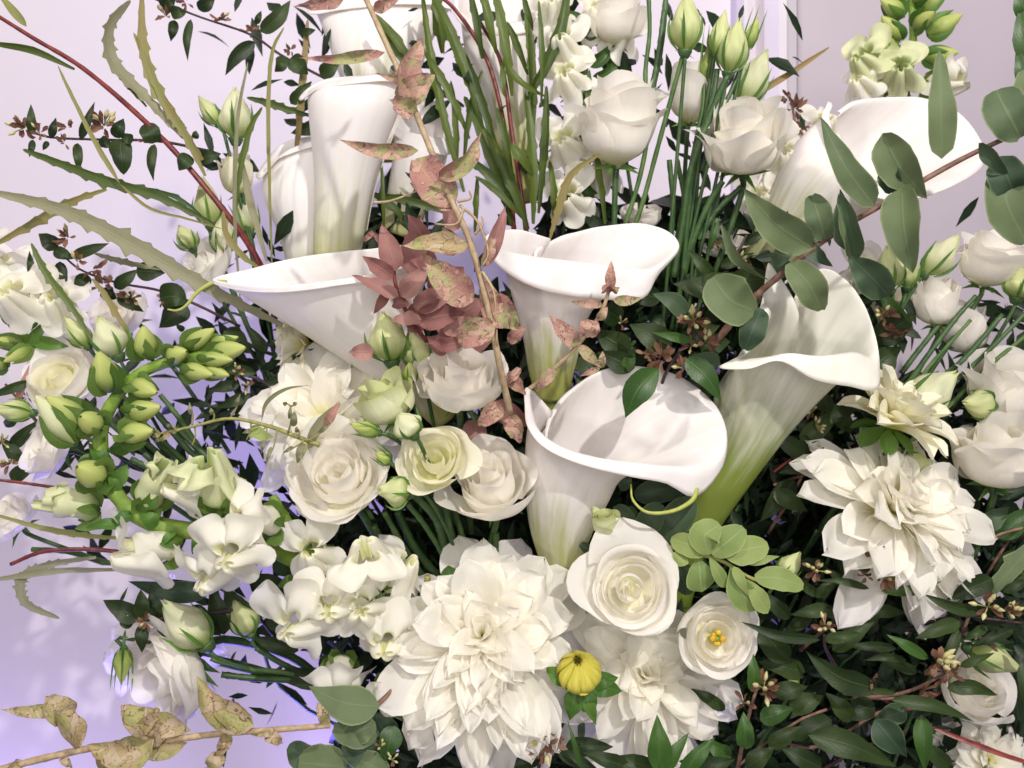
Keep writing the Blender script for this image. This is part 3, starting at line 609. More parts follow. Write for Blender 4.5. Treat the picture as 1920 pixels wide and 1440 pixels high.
t = dahlia((295, 1215, 300), 120, (-.4, -.8, .1), TI[:4], 'blurred pale dahlia at the lower left behind the drooping white lisianthus', seed=21, stem=(560, 1280, 380))
t = dahlia((1850, 1425, 150), 105, (.2, -.85, .4), TI[:5], 'white dahlia in the bottom right corner under the white lisianthus', seed=22, stem=(1600, 1600, 300))
# tight yellow dahlia bud
t = thing('dahlia_bud', V(1085, 1275, -110), 'round yellow dahlia bud with green bracts in front of the white dahlias', 'flower bud')
ax = Vector((-.02, -.62, .75)); Fm = Matrix.Translation(V(1086, 1262, -112)) @ frame(ax); k = U
for l, (n, h, w0, top) in enumerate(((9, 60, 19, .36), (10, 63, 16, .25), (9, 60, 11, .15))):
    for i in range(n):
        a0 = 6.283*(i+.5*l)/n; rows = []
        for j in range(11):
            v = j/10; r = crs([8, 30, 36, 33, 23, 10], v) - l*2.2; row = []
            for q in range(5):
                s = -1+q/2; wd = w0*math.sin(math.pi*min(.98, max(.04, v**.8)))**.6; a = a0 + s*wd/max(r, 8)
                row.append(Vector((math.cos(a)*(r+2.6*(1-s*s)+3.6*s), math.sin(a)*(r+2.6*(1-s*s)+3.6*s), v*h*1.05-24-3*l*v+1.5*math.sin(i*5)*v))*k)
            rows.append(row)
        add('petal', grid('petal', rows, M['ybud']), t, Fm)
for (tx, ty, wd) in ((1022, 1252, 17), (1160, 1270, 16), (1168, 1296, 18), (1068, 1350, 18), (1112, 1344, 20), (1118, 1360, 12)):
    L(t, 'sepal', 1086+(tx-1086)*.28, 1282+(ty-1282)*.15, tx, ty, wd, -100, 0, 0, dt=10, name='bract', wave=.08)
L(t, 'ybud', 1080, 1290, 1110, 1296, 9, -125, 3, 0, name='petal')
tube('stem', [(1086, 1285, -100), (1090, 1340, -20), (1090, 1480, 150)], 7, 7, 'stem_green', t)
# ================================================================ lisianthus blooms
rose((865, 712, -60), 92, (.06, -.60, .80), 'white lisianthus bloom just below the dying pink leaf, left of the centre calla lily', H=1.4, layers=5, open_=.26, flare=.26, seed=31, stem=(885, 1000, 120))
rose((635, 890, -70), 108, (-.08, -.86, .50), 'largest white lisianthus bloom, left of the yellowish green centred one', H=1.15, layers=5, open_=.22, flare=.16, seed=32, stem=(760, 1100, 120), inner='rose')
rose((815, 862, -95), 80, (-.06, -.90, .42), 'cream lisianthus bloom with a yellow green heart, between two white ones', H=.9, layers=5, open_=.2, flare=.26, mat='rose_cream', inner='rose_cream', seed=33, stem=(850, 1110, 100))
rose((920, 905, -60), 92, (-.12, -.66, .74), 'white lisianthus bloom touching the cream one, its lowest petal pointing down', H=1.4, layers=5, open_=.24, flare=.28, seed=34, stem=(870, 1120, 120))
rose((1184, 1103, -110), 97, (-.04, -.97, .22), 'round open white lisianthus with a small rolled petal in its green heart', H=.8, layers=4, open_=.50, flare=.34, seed=35, stem=(1140, 1330, 120), high=.85, inner='rose')
rc = coll.objects['lisianthus.004']
for i_, (ax_, ay_, r_) in enumerate(((0, 0, 24), (6, 4, 17), (-8, 2, 12))):
    rows = []; cc = V(1176+ax_, 1098+ay_, -112)
    for j in range(9):
        v = j/8; rows.append([cc + Vector((math.cos(a_)*r_*(.5+.55*math.sin(v*2.2))*(1-.18*a_/6), -(v*34+3*math.sin(a_*2))+r_*0, math.sin(a_)*r_*1.15*(.5+.55*math.sin(v*2.2))*(1-.18*a_/6)))*U for a_ in [i_*2+q*.26 for q in range(22)]])
    add('inner_petal', grid('inner_petal', rows, M['rose']), rc)
rose((1343, 1196, -90), 84, (.04, -.96, .24), 'open white lisianthus showing orange yellow stamens', H=.85, layers=4, open_=.44, flare=.28, seed=36, stamens=True, stem=(1300, 1400, 120), inner='rose')
rose((1160, 232, 60), 80, (.02, -.30, .95), 'tall cup shaped white lisianthus at the top centre seen from the side', H=2.5, layers=5, open_=.6, flare=.5, ruffle=.10, seed=37, stem=(1150, 620, 170))
rose((1392, 262, 40), 84, (-.15, -.62, .75), 'closed round white lisianthus at the upper right beside the slanting green buds', H=2.1, layers=5, open_=.45, flare=.24, ruffle=.10, seed=38, stem=(1290, 620, 170), inner='rose')
rose((1858, 492, 130), 64, (.15, -.35, .92), 'white lisianthus under the eucalyptus leaves near the right edge, topmost of its group', H=1.9, layers=5, open_=.5, flare=.36, ruffle=.10, seed=39, stem=(1640, 840, 220))
rose((1755, 565, 150), 50, (-.15, -.3, .93), 'small white lisianthus to the lower left of the topmost right hand one', H=2.5, layers=4, open_=.45, flare=.06, ruffle=.10, seed=40, stem=(1620, 860, 220))
rose((1806, 615, 200), 52, (-.3, -.2, .9), 'small shaded white lisianthus behind the fan of green stems at the right', H=2.5, layers=4, open_=.4, flare=.05, ruffle=.10, seed=41, stem=(1640, 900, 260))
rose((1868, 852, 40), 88, (-.1, -.35, .93), 'large white lisianthus at the right edge, lower of the two big ones', H=1.9, layers=5, open_=.5, flare=.36, ruffle=.10, seed=42, stem=(1760, 1200, 180))
rose((1888, 728, 90), 76, (.1, -.45, .88), 'large white lisianthus at the right edge, upper of the two big ones', H=1.9, layers=5, open_=.5, flare=.2, ruffle=.10, seed=43, stem=(1700, 1050, 220))
rose((1825, 1290, 80), 84, (.25, -.75, .55), 'white lisianthus at the lower right behind the pale buds', H=1.1, layers=5, open_=.3, flare=.15, seed=44, stem=(1700, 1560, 240))
rose((112, 712, 60), 82, (-.15, -.85, .5), 'creamy white lisianthus at the left behind the green snapdragon buds', H=.95, layers=5, open_=.25, flare=.28, seed=45, stem=(420, 980, 220), inner='rose_cream')
rose((92, 838, 50), 76, (-.65, -.65, .3), 'white lisianthus at the left edge facing left beside the snapdragon stem', H=1.0, layers=5, open_=.25, flare=.28, seed=46, stem=(400, 1000, 220), inner='rose')
rose((18, 970, 80), 60, (-.45, -.55, .7), 'white lisianthus cut by the left edge of the photo', H=1.3, layers=4, open_=.35, flare=.15, seed=47, stem=(300, 1080, 220), inner='rose')
rose((316, 1262, 30), 122, (-.62, -.70, -.32), 'drooping white lisianthus at the lower left facing down and left', H=1.15, layers=5, open_=.3, flare=.35, seed=48, stem=(620, 1290, 180), inner='rose', ruffle=.07)
rose((1155, 35, 150), 56, (0, -.4, .9), 'white lisianthus at the top edge above the tall cup shaped one', H=2.2, layers=4, open_=.5, flare=.1, ruffle=.10, seed=49, stem=(1190, 400, 230), inner='rose')
rose((1345, 445, 190), 60, (.1, -.6, .7), 'shaded white lisianthus deep behind the eucalyptus and green stems', H=1.2, layers=4, open_=.3, flare=.2, seed=50, stem=(1300, 650, 260), inner='rose')
rose((1205, 405, 150), 46, (0, -.4, .9), 'small white lisianthus just above the rim of the centre calla lily', H=1.3, layers=4, open_=.3, flare=.2, seed=51, stem=(1200, 620, 230), inner='rose')
rose((385, 500, 160), 62, (-.5, -.6, .4), 'white lisianthus at the left above the curling calla tip', H=1.2, layers=4, open_=.3, flare=.2, seed=52, stem=(520, 800, 260), inner='rose')
rose((225, 590, 260), 70, (-.4, -.7, .4), 'blurred white lisianthus at the left behind the dark leafy twig', H=1.1, layers=4, open_=.3, flare=.2, seed=53, stem=(430, 850, 300), inner='rose')
rose((1300, 175, 120), 62, (.1, -.2, .97), 'cream white lisianthus behind the green bud stems at the top', H=2.3, layers=4, open_=.35, flare=.05, ruffle=.10, seed=54, stem=(1270, 620, 220))
rose((440, 325, 170), 36, (-.1, -.2, .97), 'slim cream lisianthus at the left of the flaring calla lily', H=3.0, layers=3, open_=.3, flare=.05, seed=55, stem=(520, 700, 260), mat='rose_cream')
# ================================================================ buds
bud((735, 678, -40), 92, 33, (-.16, -.15, 1), 'tall pale green bud in front of the sideways calla lily', 'bud', 61, stem=(860, 990, 120), twist=1.5)
bud((790, 690, -20), 66, 24, (-.25, -.15, 1), 'shorter pale green bud left of the highest white lisianthus', 'bud', 62, stem=(850, 990, 140))
rose((724, 752, -80), 58, (-.42, -.25, .88), 'half open pale green lisianthus with ragged tips above the large white bloom', H=2.0, layers=4, open_=.35, flare=.12, mat='budw', inner='bud', seed=63, stem=(850, 1010, 110), cat='half open flower')
bud((775, 815, -115), 50, 27, (-.45, -.35, .75), 'small pale bud pressed between the green and the cream blooms', 'budw', 64, stem=(850, 1000, 60))
bud((768, 925, -105), 58, 26, (-.9, -.3, .15), 'round pale yellow bud below the cream bloom', 'bud', 65, stem=(860, 1060, 60), tipr=.3)
bud((712, 812, -90), 56, 15, (-.92, -.2, .3), 'thin green bud crossing above the large white bloom', 'snapbud', 66, stem=(790, 860, -20), sepl=.9)
bud((732, 868, -90), 34, 13, (-.7, -.3, .6), 'tiny spiky green bud at the edge of the large white bloom', 'snapbud', 67, stem=(800, 920, -10), sepl=1.3)
bud((768, 718, -50), 40, 14, (.05, -.3, .9), 'tiny green bud between the pale green buds', 'snapbud', 68, stem=(800, 820, 30), sepl=.8)
rose((1134, 978, -80), 32, (-.02, -.42, .9), 'small pale green rosebud shaped bloom below the front calla lily', H=2.0, layers=4, open_=.45, flare=.1, mat='budw', inner='bud', seed=69, stem=(1110, 1150, 80), cat='half open flower')
for i, (x, y, ln, wd, ax, lab, mt) in enumerate([
 (1284, 98, 105, 27, (.02, -.1, 1), 'large green bud reaching the top edge, leftmost of the tall upright ones', 'bud'),
 (1365, 138, 96, 25, (.18, -.2, 1), 'plump green bud in the middle of the upright bud group', 'bud'),
 (1340, 105, 82, 17, (.22, -.1, 1), 'slim green bud behind the plump one', 'bud'),
 (1400, 92, 58, 12, (.35, -.1, 1), 'small spiky green bud at the right of the upright bud group', 'snapbud'),
 (1322, 152, 66, 12, (.1, -.1, 1), 'narrow spiky green bud at the left of the plump one', 'snapbud'),
 (1390, 195, 105, 27, (.42, -.1, .9), 'pale green bud leaning right behind the closed round bloom', 'budw')]):
    bud((x, y, 10+i*14 if i < 5 else 90), ln, wd, ax, lab, mt, 70+i, stem=(1240+i*12, 640, 150), sepl=1.4 if mt == 'snapbud' else .55)
for i, (x, y, ln, wd, ax, lab, mt, off) in enumerate([
 (388, 1210, 115, 34, (-.62, -.2, .75), 'large cream bud at the lower left above the drooping bloom', 'budw', -20),
 (470, 1190, 72, 24, (-.35, -.2, .9), 'smaller shaded bud to the right of the large cream bud', 'bud', 60),
 (232, 1215, 62, 15, (.02, -.2, -1), 'small green bud hanging down at the lower left', 'snapbud', 20),
 (1668, 545, 82, 24, (-.1, -.1, 1), 'green bud at the right, left one of a pair under the eucalyptus', 'bud', 130),
 (1700, 540, 70, 20, (-.05, -.1, 1), 'green bud at the right, right one of a pair under the eucalyptus', 'bud', 140),
 (1735, 515, 92, 24, (.6, -.1, .75), 'long pale bud slanting right beside the topmost right hand bloom', 'budw', 130),
 (1905, 560, 60, 26, (.2, -.2, .9), 'green bud cut by the right edge of the photo', 'bud', 100),
 (1700, 770, 110, 36, (.72, -.2, .62), 'large cream bud leaning right over the small yellow based dahlia', 'budw', 50),
 (1860, 760, 62, 24, (-.9, -.2, .1), 'pale green bud at the right edge pointing left', 'bud', 60),
 (1680, 860, 60, 22, (.85, -.2, -.1), 'pale green bud under the small yellow based dahlia', 'bud', 40),
 (1815, 1215, 95, 26, (.9, -.2, -.35), 'long pale green bud lying across the lower right bloom', 'bud', 20),
 (410, 235, 62, 15, (-.6, -.1, .9), 'slim pale bud at the upper left beside the dark twig', 'bud', 150),
 (442, 262, 92, 28, (.02, -.1, 1), 'wide cream bud at the upper left', 'budw', 160),
 (395, 425, 90, 22, (-.12, -.1, 1), 'green bud at the left edge of the bloom cluster by the red stem', 'bud', 170),
 (362, 468, 50, 18, (-.5, -.1, .9), 'small green bud above the white bloom at the left', 'bud', 150),
 (418, 480, 80, 20, (.05, -.1, 1), 'cream bud crossed by the thin upright leaves', 'budw', 180),
 (470, 440, 85, 20, (-.2, -.1, 1), 'cream bud deep at the left of the flaring calla lily', 'budw', 200),
 (222, 668, 78, 28, (-.35, -.2, .85), 'cream bud at the left between the two leaf blades', 'budw', 40),
 (165, 650, 66, 18, (-.5, -.2, .8), 'spiky green bud left of the cream one', 'bud', 50),
 (62, 775, 72, 18, (-.95, -.2, .15), 'green bud at the far left pointing left', 'bud', 30),
 (1465, 1080, 56, 18, (.55, -.2, .8), 'small pale bud beyond the lime green leaves', 'bud', 10),
 (1480, 1300, 40, 12, (.3, -.2, .9), 'tiny green bud low at the right', 'snapbud', 40)]):
    st = (540, 780, 250) if x < 520 and y < 520 else (620, 1290, 180) if x < 520 and y > 1100 else (380, 950, 200) if x < 300 else (x-150, y+250, 220)
    bud((x, y, off), ln, wd, ax, lab, mt, 90+i, stem=st, sepl=1.2 if mt == 'snapbud' else .55)
# ================================================================ snapdragons
def snapstem(label, pts, r0, r1, mat='stem_light'):
    t = thing('snapdragon', V(*pts[0]), label, 'snapdragon'); tube('stem', pts, r0, r1, mat, t, 12, 40, wob=.15); return t
t = snapstem('snapdragon spike at the left bending up with green buds and cream flowers', [(640, 1100, 60), (520, 1030, -10), (420, 998, -50), (330, 992, -75), (255, 965, -90), (205, 905, -100), (188, 830, -105), (205, 765, -110), (255, 705, -115), (330, 675, -120), (425, 658, -125)], 19, 8)
for i, (x, y, ln, wd, ax, mt) in enumerate([
 (395, 662, 62, 22, (.9, -.3, .12), 'snapbud'), (345, 655, 62, 19, (.8, -.3, .45), 'snapbud'), (340, 690, 60, 19, (.9, -.4, -.15), 'snapbud'), (275, 672, 52, 24, (.05, -.5, .8), 'snapbud'), (318, 672, 50, 20, (.6, -.6, .2), 'snapbud'),
 (205, 735, 66, 28, (.05, -.5, .85), 'snapbud'), (245, 720, 62, 22, (.85, -.5, -.2), 'snapbud'), (235, 775, 64, 24, (.95, -.3, .15), 'snapbud'), (225, 815, 62, 23, (.9, -.35, .05), 'snapbud'),
 (165, 800, 70, 27, (-.65, -.5, .65), 'snapbud'), (185, 800, 44, 25, (-.1, -1, .35), 'snapbud'), (140, 830, 84, 26, (-.45, -.4, .85), 'snapg'), (190, 895, 50, 30, (-.15, -1, .30), 'snapbud'), (150, 790, 50, 22, (-.9, -.3, .3), 'snapbud'), (370, 672, 58, 17, (1, -.3, -.05), 'snapbud'), (385, 650, 52, 15, (.95, -.2, .25), 'snapbud'), (375, 690, 50, 16, (.95, -.3, -.2), 'snapbud')]):
    egg(t, (x, y, -115-(i % 3)*6), ln, wd, ax, mt, 'bud', 200+i, .08, 4, 'sepal_light', .62)
for (bx, by, tx, ty, w_) in ((205, 905, 240, 870, 17), (215, 925, 205, 880, 14), (200, 880, 165, 830, 16), (250, 965, 205, 990, 13), (260, 960, 300, 905, 13), (290, 990, 262, 960, 16), (180, 850, 145, 905, 15), (215, 850, 240, 815, 18), (420, 1000, 440, 960, 10), (330, 995, 300, 1030, 8), (385, 1000, 360, 1040, 11), (470, 1000, 520, 1040, 12), (230, 985, 160, 990, 12)):
    L(t, 'sepal', bx, by, tx, ty, w_, -108, 4, 25, wave=.06)
for i, (x, y, S, ax, up, mt, op) in enumerate([
 (185, 955, 118, (-.92, -.38, .10), (.1, -.4, 1), 'snapg', .25), (275, 945, 118, (.62, -.35, .66), (-.6, 0, .8), 'snapg', .3), (415, 945, 128, (.05, -.45, .9), (-.5, -.6, .2), 'snapg', .7),
 (335, 1025, 125, (-.85, -.50, -.12), (-.3, -.2, .9), 'snap', .9), (520, 980, 120, (-.6, -.72, .05), (.2, -.3, 1), 'snap', .9), (470, 1010, 118, (-.1, -.92, -.25), (-.2, -.2, 1), 'snap', 1.0), (440, 1030, 110, (-.35, -.75, -.6), (-.4, -.5, .8), 'snap', .95), (400, 940, 105, (-.5, -.4, .2), (-.2, -.5, .8), 'snap', .7)]):
    floret((x, y, -75-(i % 3)*14), S, ax, up, '', mt, 300+i, parent=t, openness=op)
tube('pedicel', [(425, 1000, -70), (412, 985, -80), (412, 955, -85)], 5, 5, 'stem_light', t)
t = snapstem('white snapdragon spike below the first, its frilled flowers facing forward', [(820, 1230, 120), (740, 1160, 60), (660, 1105, 10), (610, 1075, -20), (560, 1010, -50), (510, 930, -60)], 17, 8)
for i, (x, y, S, ax, up, mt, op) in enumerate([
 (600, 1045, 98, (.0, -.95, .25), (-.25, -.2, 1), 'snap', 1.0), (625, 1100, 102, (.1, -.9, -.3), (-.1, -.3, 1), 'snap', 1.0), (605, 1140, 118, (-.35, -.88, -.2), (-.3, -.2, .9), 'snap', 1.0), (700, 1100, 128, (-.05, -.55, .84), (.1, -.7, -.1), 'snap', .8),
 (690, 1135, 100, (.05, -.95, .1), (-.4, -.1, .9), 'snap', 1.0), (735, 1165, 110, (.0, -.85, -.3), (-.2, -.1, 1), 'snap', .9), (640, 1235, 108, (.1, -.75, -.6), (-.2, -.4, .8), 'snap', .9), (735, 1105, 105, (.45, -.5, .6), (.1, -.6, .8), 'snap', .8), (735, 1265, 90, (.1, -.7, -.5), (0, -.3, .9), 'snap', .9)]):
    floret((x, y, (-35 if i < 5 else 0)-(i % 2)*14), S, ax, up, '', mt, 320+i, parent=t, openness=op)
for (bx, by, tx, ty, w_) in ((650, 1100, 705, 1090, 13), (670, 1110, 630, 1070, 12), (540, 980, 500, 960, 12), (600, 1060, 560, 1085, 12), (560, 1090, 520, 1100, 14), (700, 1110, 690, 1070, 10), (660, 1085, 680, 1065, 10)):
    L(t, 'sepal_light', bx, by, tx, ty, w_, -45, 3, 25, wave=.06)
t = snapstem('white snapdragon at the left edge with large pale flowers above green buds', [(110, 760, 160), (60, 660, 120), (20, 600, 100), (-30, 540, 90)], 13, 9)
for i, (x, y, S, ax, up) in enumerate([(75, 590, 112, (-.1, -.85, .25), (0, -.3, 1)), (15, 530, 108, (-.3, -.8, .3), (0, 0, 1)), (130, 600, 98, (.1, -.8, .3), (.2, 0, 1)), (35, 560, 104, (-.1, -.7, .6), (0, 0, 1))]):
    floret((x, y, 90+i*14), S, ax, up, '', 'snap', 340+i, parent=t, openness=.9)
for i, (x, y, ax) in enumerate(((40, 645, (-.9, -.3, .1)), (60, 650, (-.6, -.5, -.5)), (15, 690, (-.4, -.6, .2)))): egg(t, (x, y, 80), 42, 14, ax, 'snapbud', 'bud', 400+i)
for (bx, by, tx, ty, w_) in ((60, 640, 130, 650, 13), (20, 610, 0, 570, 10), (50, 650, 90, 600, 11)): L(t, 'sepal', bx, by, tx, ty, w_, 85)
t = snapstem('blurred snapdragon tip with green buds at the upper right by the moulding', [(1640, 260, 330), (1680, 200, 310), (1705, 130, 300), (1712, 60, 295), (1705, -30, 290)], 11, 7)
for i, (x, y, ln, wd, ax) in enumerate([(1740, 65, 50, 20, (.8, -.3, .45)), (1690, 75, 46, 18, (-.7, -.3, .6)), (1715, 55, 44, 17, (.1, -.9, .2)), (1725, 25, 44, 17, (.7, -.3, .6)), (1695, 30, 44, 17, (-.8, -.3, .4)), (1712, 5, 42, 16, (.3, -.8, .4)), (1690, 0, 40, 15, (-.6, -.4, .7)), (1730, 105, 46, 18, (.7, -.4, -.1)), (1680, 95, 48, 18, (-.8, -.4, .2))]):
    egg(t, (x, y, 290), ln, wd, ax, 'snapbud', 'bud', 420+i, .06, 3, 'sepal', .7)
for i, (x, y, S, ax, up, mt) in enumerate([(1660, 150, 95, (-.75, -.5, .25), (0, 0, 1), 'snapg'), (1680, 165, 90, (-.3, -.9, .1), (0, 0, 1), 'snapg'), (1640, 190, 90, (-.6, -.6, .2), (0, 0, 1), 'snap'), (1735, 165, 85, (.5, -.7, -.2), (0, 0, 1), 'snap')]):
    floret((x, y, 300+i*8), S, ax, up, '', mt, 350+i, parent=t, openness=.8)
t = snapstem('white snapdragon spike with ruffled flowers between the top serrated leaves', [(1120, 560, 240), (1090, 400, 210), (1085, 250, 190), (1100, 100, 190), (1130, -20, 190)], 10, 8, 'stem_green')
for i, (x, y, S, ax, up) in enumerate([(1075, 130, 92, (-.35, -.85, .35), (-.2, 0, 1)), (1080, 175, 88, (-.3, -.85, .1), (-.2, 0, 1)), (1085, 300, 100, (-.35, -.75, .1), (-.2, 0, 1)), (1085, 400, 95, (-.3, -.85, .1), (-.2, 0, 1)), (1040, 60, 85, (-.1, -.8, .3), (-.2, 0, 1)), (1150, 110, 80, (.2, -.8, .3), (.2, 0, 1)), (1110, 70, 85, (0, -.9, .3), (.2, 0, 1)), (1110, 350, 85, (.3, -.8, .3), (.2, 0, 1))]):
    floret((x, y, 165+i*9), S, ax, up, '', 'snap', 360+i, parent=t, openness=.9)
for (bx, by, tx, ty, w_) in ((1090, 60, 1060, 20, 12), (1095, 70, 1130, 30, 12), (1100, 120, 1150, 80, 14), (1110, 150, 1160, 110, 13), (1080, 330, 1130, 370, 14), (1085, 350, 1040, 340, 13), (1090, 380, 1040, 400, 14), (1085, 300, 1065, 250, 13), (1095, 60, 1075, 70, 11)):
    L(t, 'mid', bx, by, tx, ty, w_, 175, 8, 15, curl=.6)
t = snapstem('pale snapdragon deep behind the eucalyptus, beside the closed round lisianthus', [(1440, 620, 300), (1480, 450, 280), (1500, 330, 270), (1505, 200, 265)], 9, 6, 'stem_green')
for i, (x, y, S, ax, up) in enumerate([(1475, 330, 85, (-.3, -.8, .3), (0, 0, 1)), (1480, 400, 92, (-.2, -.8, .2), (0, 0, 1)), (1515, 270, 80, (.2, -.8, .3), (0, 0, 1)), (1420, 400, 80, (-.2, -.8, .2), (0, 0, 1)), (1440, 470, 80, (0, -.8, .2), (0, 0, 1)), (1640, 600, 90, (0, -.8, .2), (0, 0, 1)), (1600, 520, 70, (0, -.8, .2), (0, 0, 1))]):
    floret((x, y, 255+i*8), S, ax, up, '', 'snap', 380+i, parent=t, openness=.9)
for (bx, by, tx, ty, w_) in ((1490, 340, 1470, 280, 10), (1490, 360, 1505, 290, 10), (1480, 420, 1500, 350, 11)): L(t, 'mid', bx, by, tx, ty, w_, 250)
# ================================================================ branches of leaves
def sprig(name, label, cat, stem, r0, r1, smat, leaves=(), mat='dark', off=0, group=None, clusters=(), seg=None, ws=1.0, **k):
    t = thing(name, V(*stem[0]), label, cat, group); tube('stem', stem, r0, r1, smat, t, 8, seg, wob=.2)
    for q in leaves:
        kw = dict(k); m = mat
        bx, by, tx, ty, wd = q[:5]; wd *= ws; kw.setdefault('twist', ((bx*7+ty*3) % 50)-25); o = q[5] if len(q) > 5 else off
        if len(q) > 6: kw.update(q[6])
        m = kw.pop('mat', m); L(t, m, bx, by, tx, ty, wd, o, **kw)
    for i, c in enumerate(clusters): cluster(t, c[:3], c[3], int(c[0]*7+c[1]), *(c[4:]))
    return t
E = dict
sprig('eucalyptus_branch', 'grey green eucalyptus branch crossing in front of the big upper right calla lily', 'eucalyptus branch',
 [(1945, 232, -190), (1800, 300, -170), (1660, 380, -150), (1560, 440, -130), (1470, 510, -110), (1400, 572, -70), (1335, 650, -10)], 4, 6.5, 'stem_brown', [
 (1765, 298, 1762, 92, 29, -180, E(shape='tear', roll=12, bulge=-20)), (1640, 388, 1538, 222, 30, -175, E(shape='tear', bend=-8, roll=10)), (1738, 372, 1655, 250, 43, -165, E(shape='obov', roll=-10, bend=-10)),
 (1672, 362, 1664, 300, 24, -150, E(mat='euc_dark', shape='round')), (1690, 350, 1712, 512, 42, -172, E(shape='tear', roll=20, bend=6, wave=.08)), (1523, 466, 1394, 352, 40, -160, E(shape='ovate', bend=-12, roll=-8)),
 (1548, 450, 1522, 366, 30, -140, E(shape='round')), (1575, 355, 1608, 488, 33, -165, E(shape='obov', roll=28, mat='euc_dark')), (1572, 362, 1596, 486, 22, -158, E(shape='obov', roll=-35)), (1590, 478, 1668, 556, 36, -120, E(mat='euc_dark', shape='obov')),
 (1478, 494, 1540, 582, 34, -150, E(shape='round', bend=-8, roll=-12)), (1414, 584, 1336, 520, 50, -120, E(shape='round', roll=12, bend=-12, wave=.06)), (1428, 578, 1396, 655, 28, -100, E(mat='euc_dark', shape='round')), (1484, 445, 1452, 498, 19, -140, E(mat='euc_dark', shape='round', roll=-20)),
 (1912, 258, 1868, 168, 52, -185, E(shape='round', roll=15)), (1835, 268, 1893, 335, 17, -190, E(mat='euc_dark', shape='ovate', roll=35)), (1872, 295, 1905, 372, 36, -178, E(mat='euc_dark', shape='round')), (1878, 305, 1925, 455, 48, -170, E(shape='round', roll=-15, bend=12)),
 (1352, 418, 1440, 525, 13, -60, E(shape='lance', bend=18, roll=30)), (1500, 455, 1560, 500, 18, -110, E(mat='euc_dark')), (1925, 130, 1915, 250, 22, -150, E(shape='tear'))],
 'euc', -150, fold=.30, wave=.13, bulge=-18, ws=.86)
sprig('dark_leaf', 'dark leafy shoot entering at the right edge near the top', 'leafy twig', [(1945, 210, 100), (1925, 100, 90), (1930, -20, 80)], 5, 4, 'stem_green', [(1930, 130, 1912, 10, 20, 90, E(shape='lance')), (1932, 170, 1905, 90, 16, 92), (1925, 40, 1908, -30, 16, 92)], 'mid')
sprig('dying_vine', 'brown dying vine with curled pink and olive blotched leaves hanging from the top', 'vine',
 [(678, -20, -190), (712, 55, -195), (748, 135, -200), (800, 262, -205), (842, 365, -205), (880, 450, -200), (907, 545, -190), (924, 620, -180), (938, 690, -160), (957, 775, -120)], 4.5, 6, 'stem_tan', [
 (722, 98, 560, 108, 13, -200, E(wave=.45, curl=.5, bend=-8)), (645, -2, 553, 12, 15, -180, E(wave=.3)), (700, 20, 752, -8, 13, -190, E(wave=.3)), (765, 195, 794, 70, 30, -210, E(shape='ovate', wave=.22, roll=25, bend=-14)), (745, 190, 815, 140, 30, -205, E(wave=.2, roll=-10)),
 (780, 210, 730, 186, 22, -212, E(wave=.25)), (776, 160, 705, 138, 9, -205, E(wave=.3)), (785, 282, 636, 262, 17, -208, E(wave=.22, bend=-12, curl=.5)), (848, 385, 778, 300, 40, -200, E(shape='round', wave=.2)), (822, 335, 902, 248, 22, -215, E(wave=.25, bend=16, curl=.8)), (850, 390, 770, 345, 20, -195, E(wave=.3)),
 (880, 462, 752, 462, 24, -215, E(mat='brown', wave=.2, bend=5, roll=10)), (888, 566, 792, 475, 38, -205, E(shape='ovate', wave=.15, bend=-8)), (912, 500, 948, 385, 18, -195, E(mat='red', wave=.25, curl=.6)), (905, 500, 932, 425, 13, -200, E(wave=.2, roll=30)),
 (924, 610, 858, 640, 30, -200, E(shape='round', wave=.25)), (918, 560, 972, 618, 34, -170, E(shape='ovate', wave=.25)), (930, 590, 905, 520, 22, -165, E(wave=.2)), (940, 760, 895, 800, 22, -110, E(wave=.2)), (950, 700, 985, 740, 16, -90, E(wave=.3)), (955, 780, 975, 830, 20, -80, E(wave=.3)), (955, 640, 985, 610, 14, -110, E(wave=.3)), (975, 690, 945, 725, 10, -110, E(wave=.3))],
 'pink', -200, wave=.25, fold=.5, seg=60, ws=.88)
t = thing('dry_tendril', V(870, 395, -205), 'thin tan tendrils twining round the lower part of the dying vine', 'tendril')
for i, p in enumerate([[(862, 385, -205), (895, 415, -215), (915, 470, -215), (905, 500, -210)], [(905, 510, -200), (925, 545, -205), (930, 590, -195), (932, 650, -185)], [(870, 392, -210), (855, 420, -215), (815, 420, -215)], [(858, 378, -210), (882, 372, -215), (880, 358, -215)], [(890, 440, -210), (905, 420, -215), (903, 405, -215)], [(700, 380, -190), (735, 376, -195), (790, 355, -205)]]):
    tube('tendril', p, 2.6, 1.3, 'stem_tan', t, 6, 18)
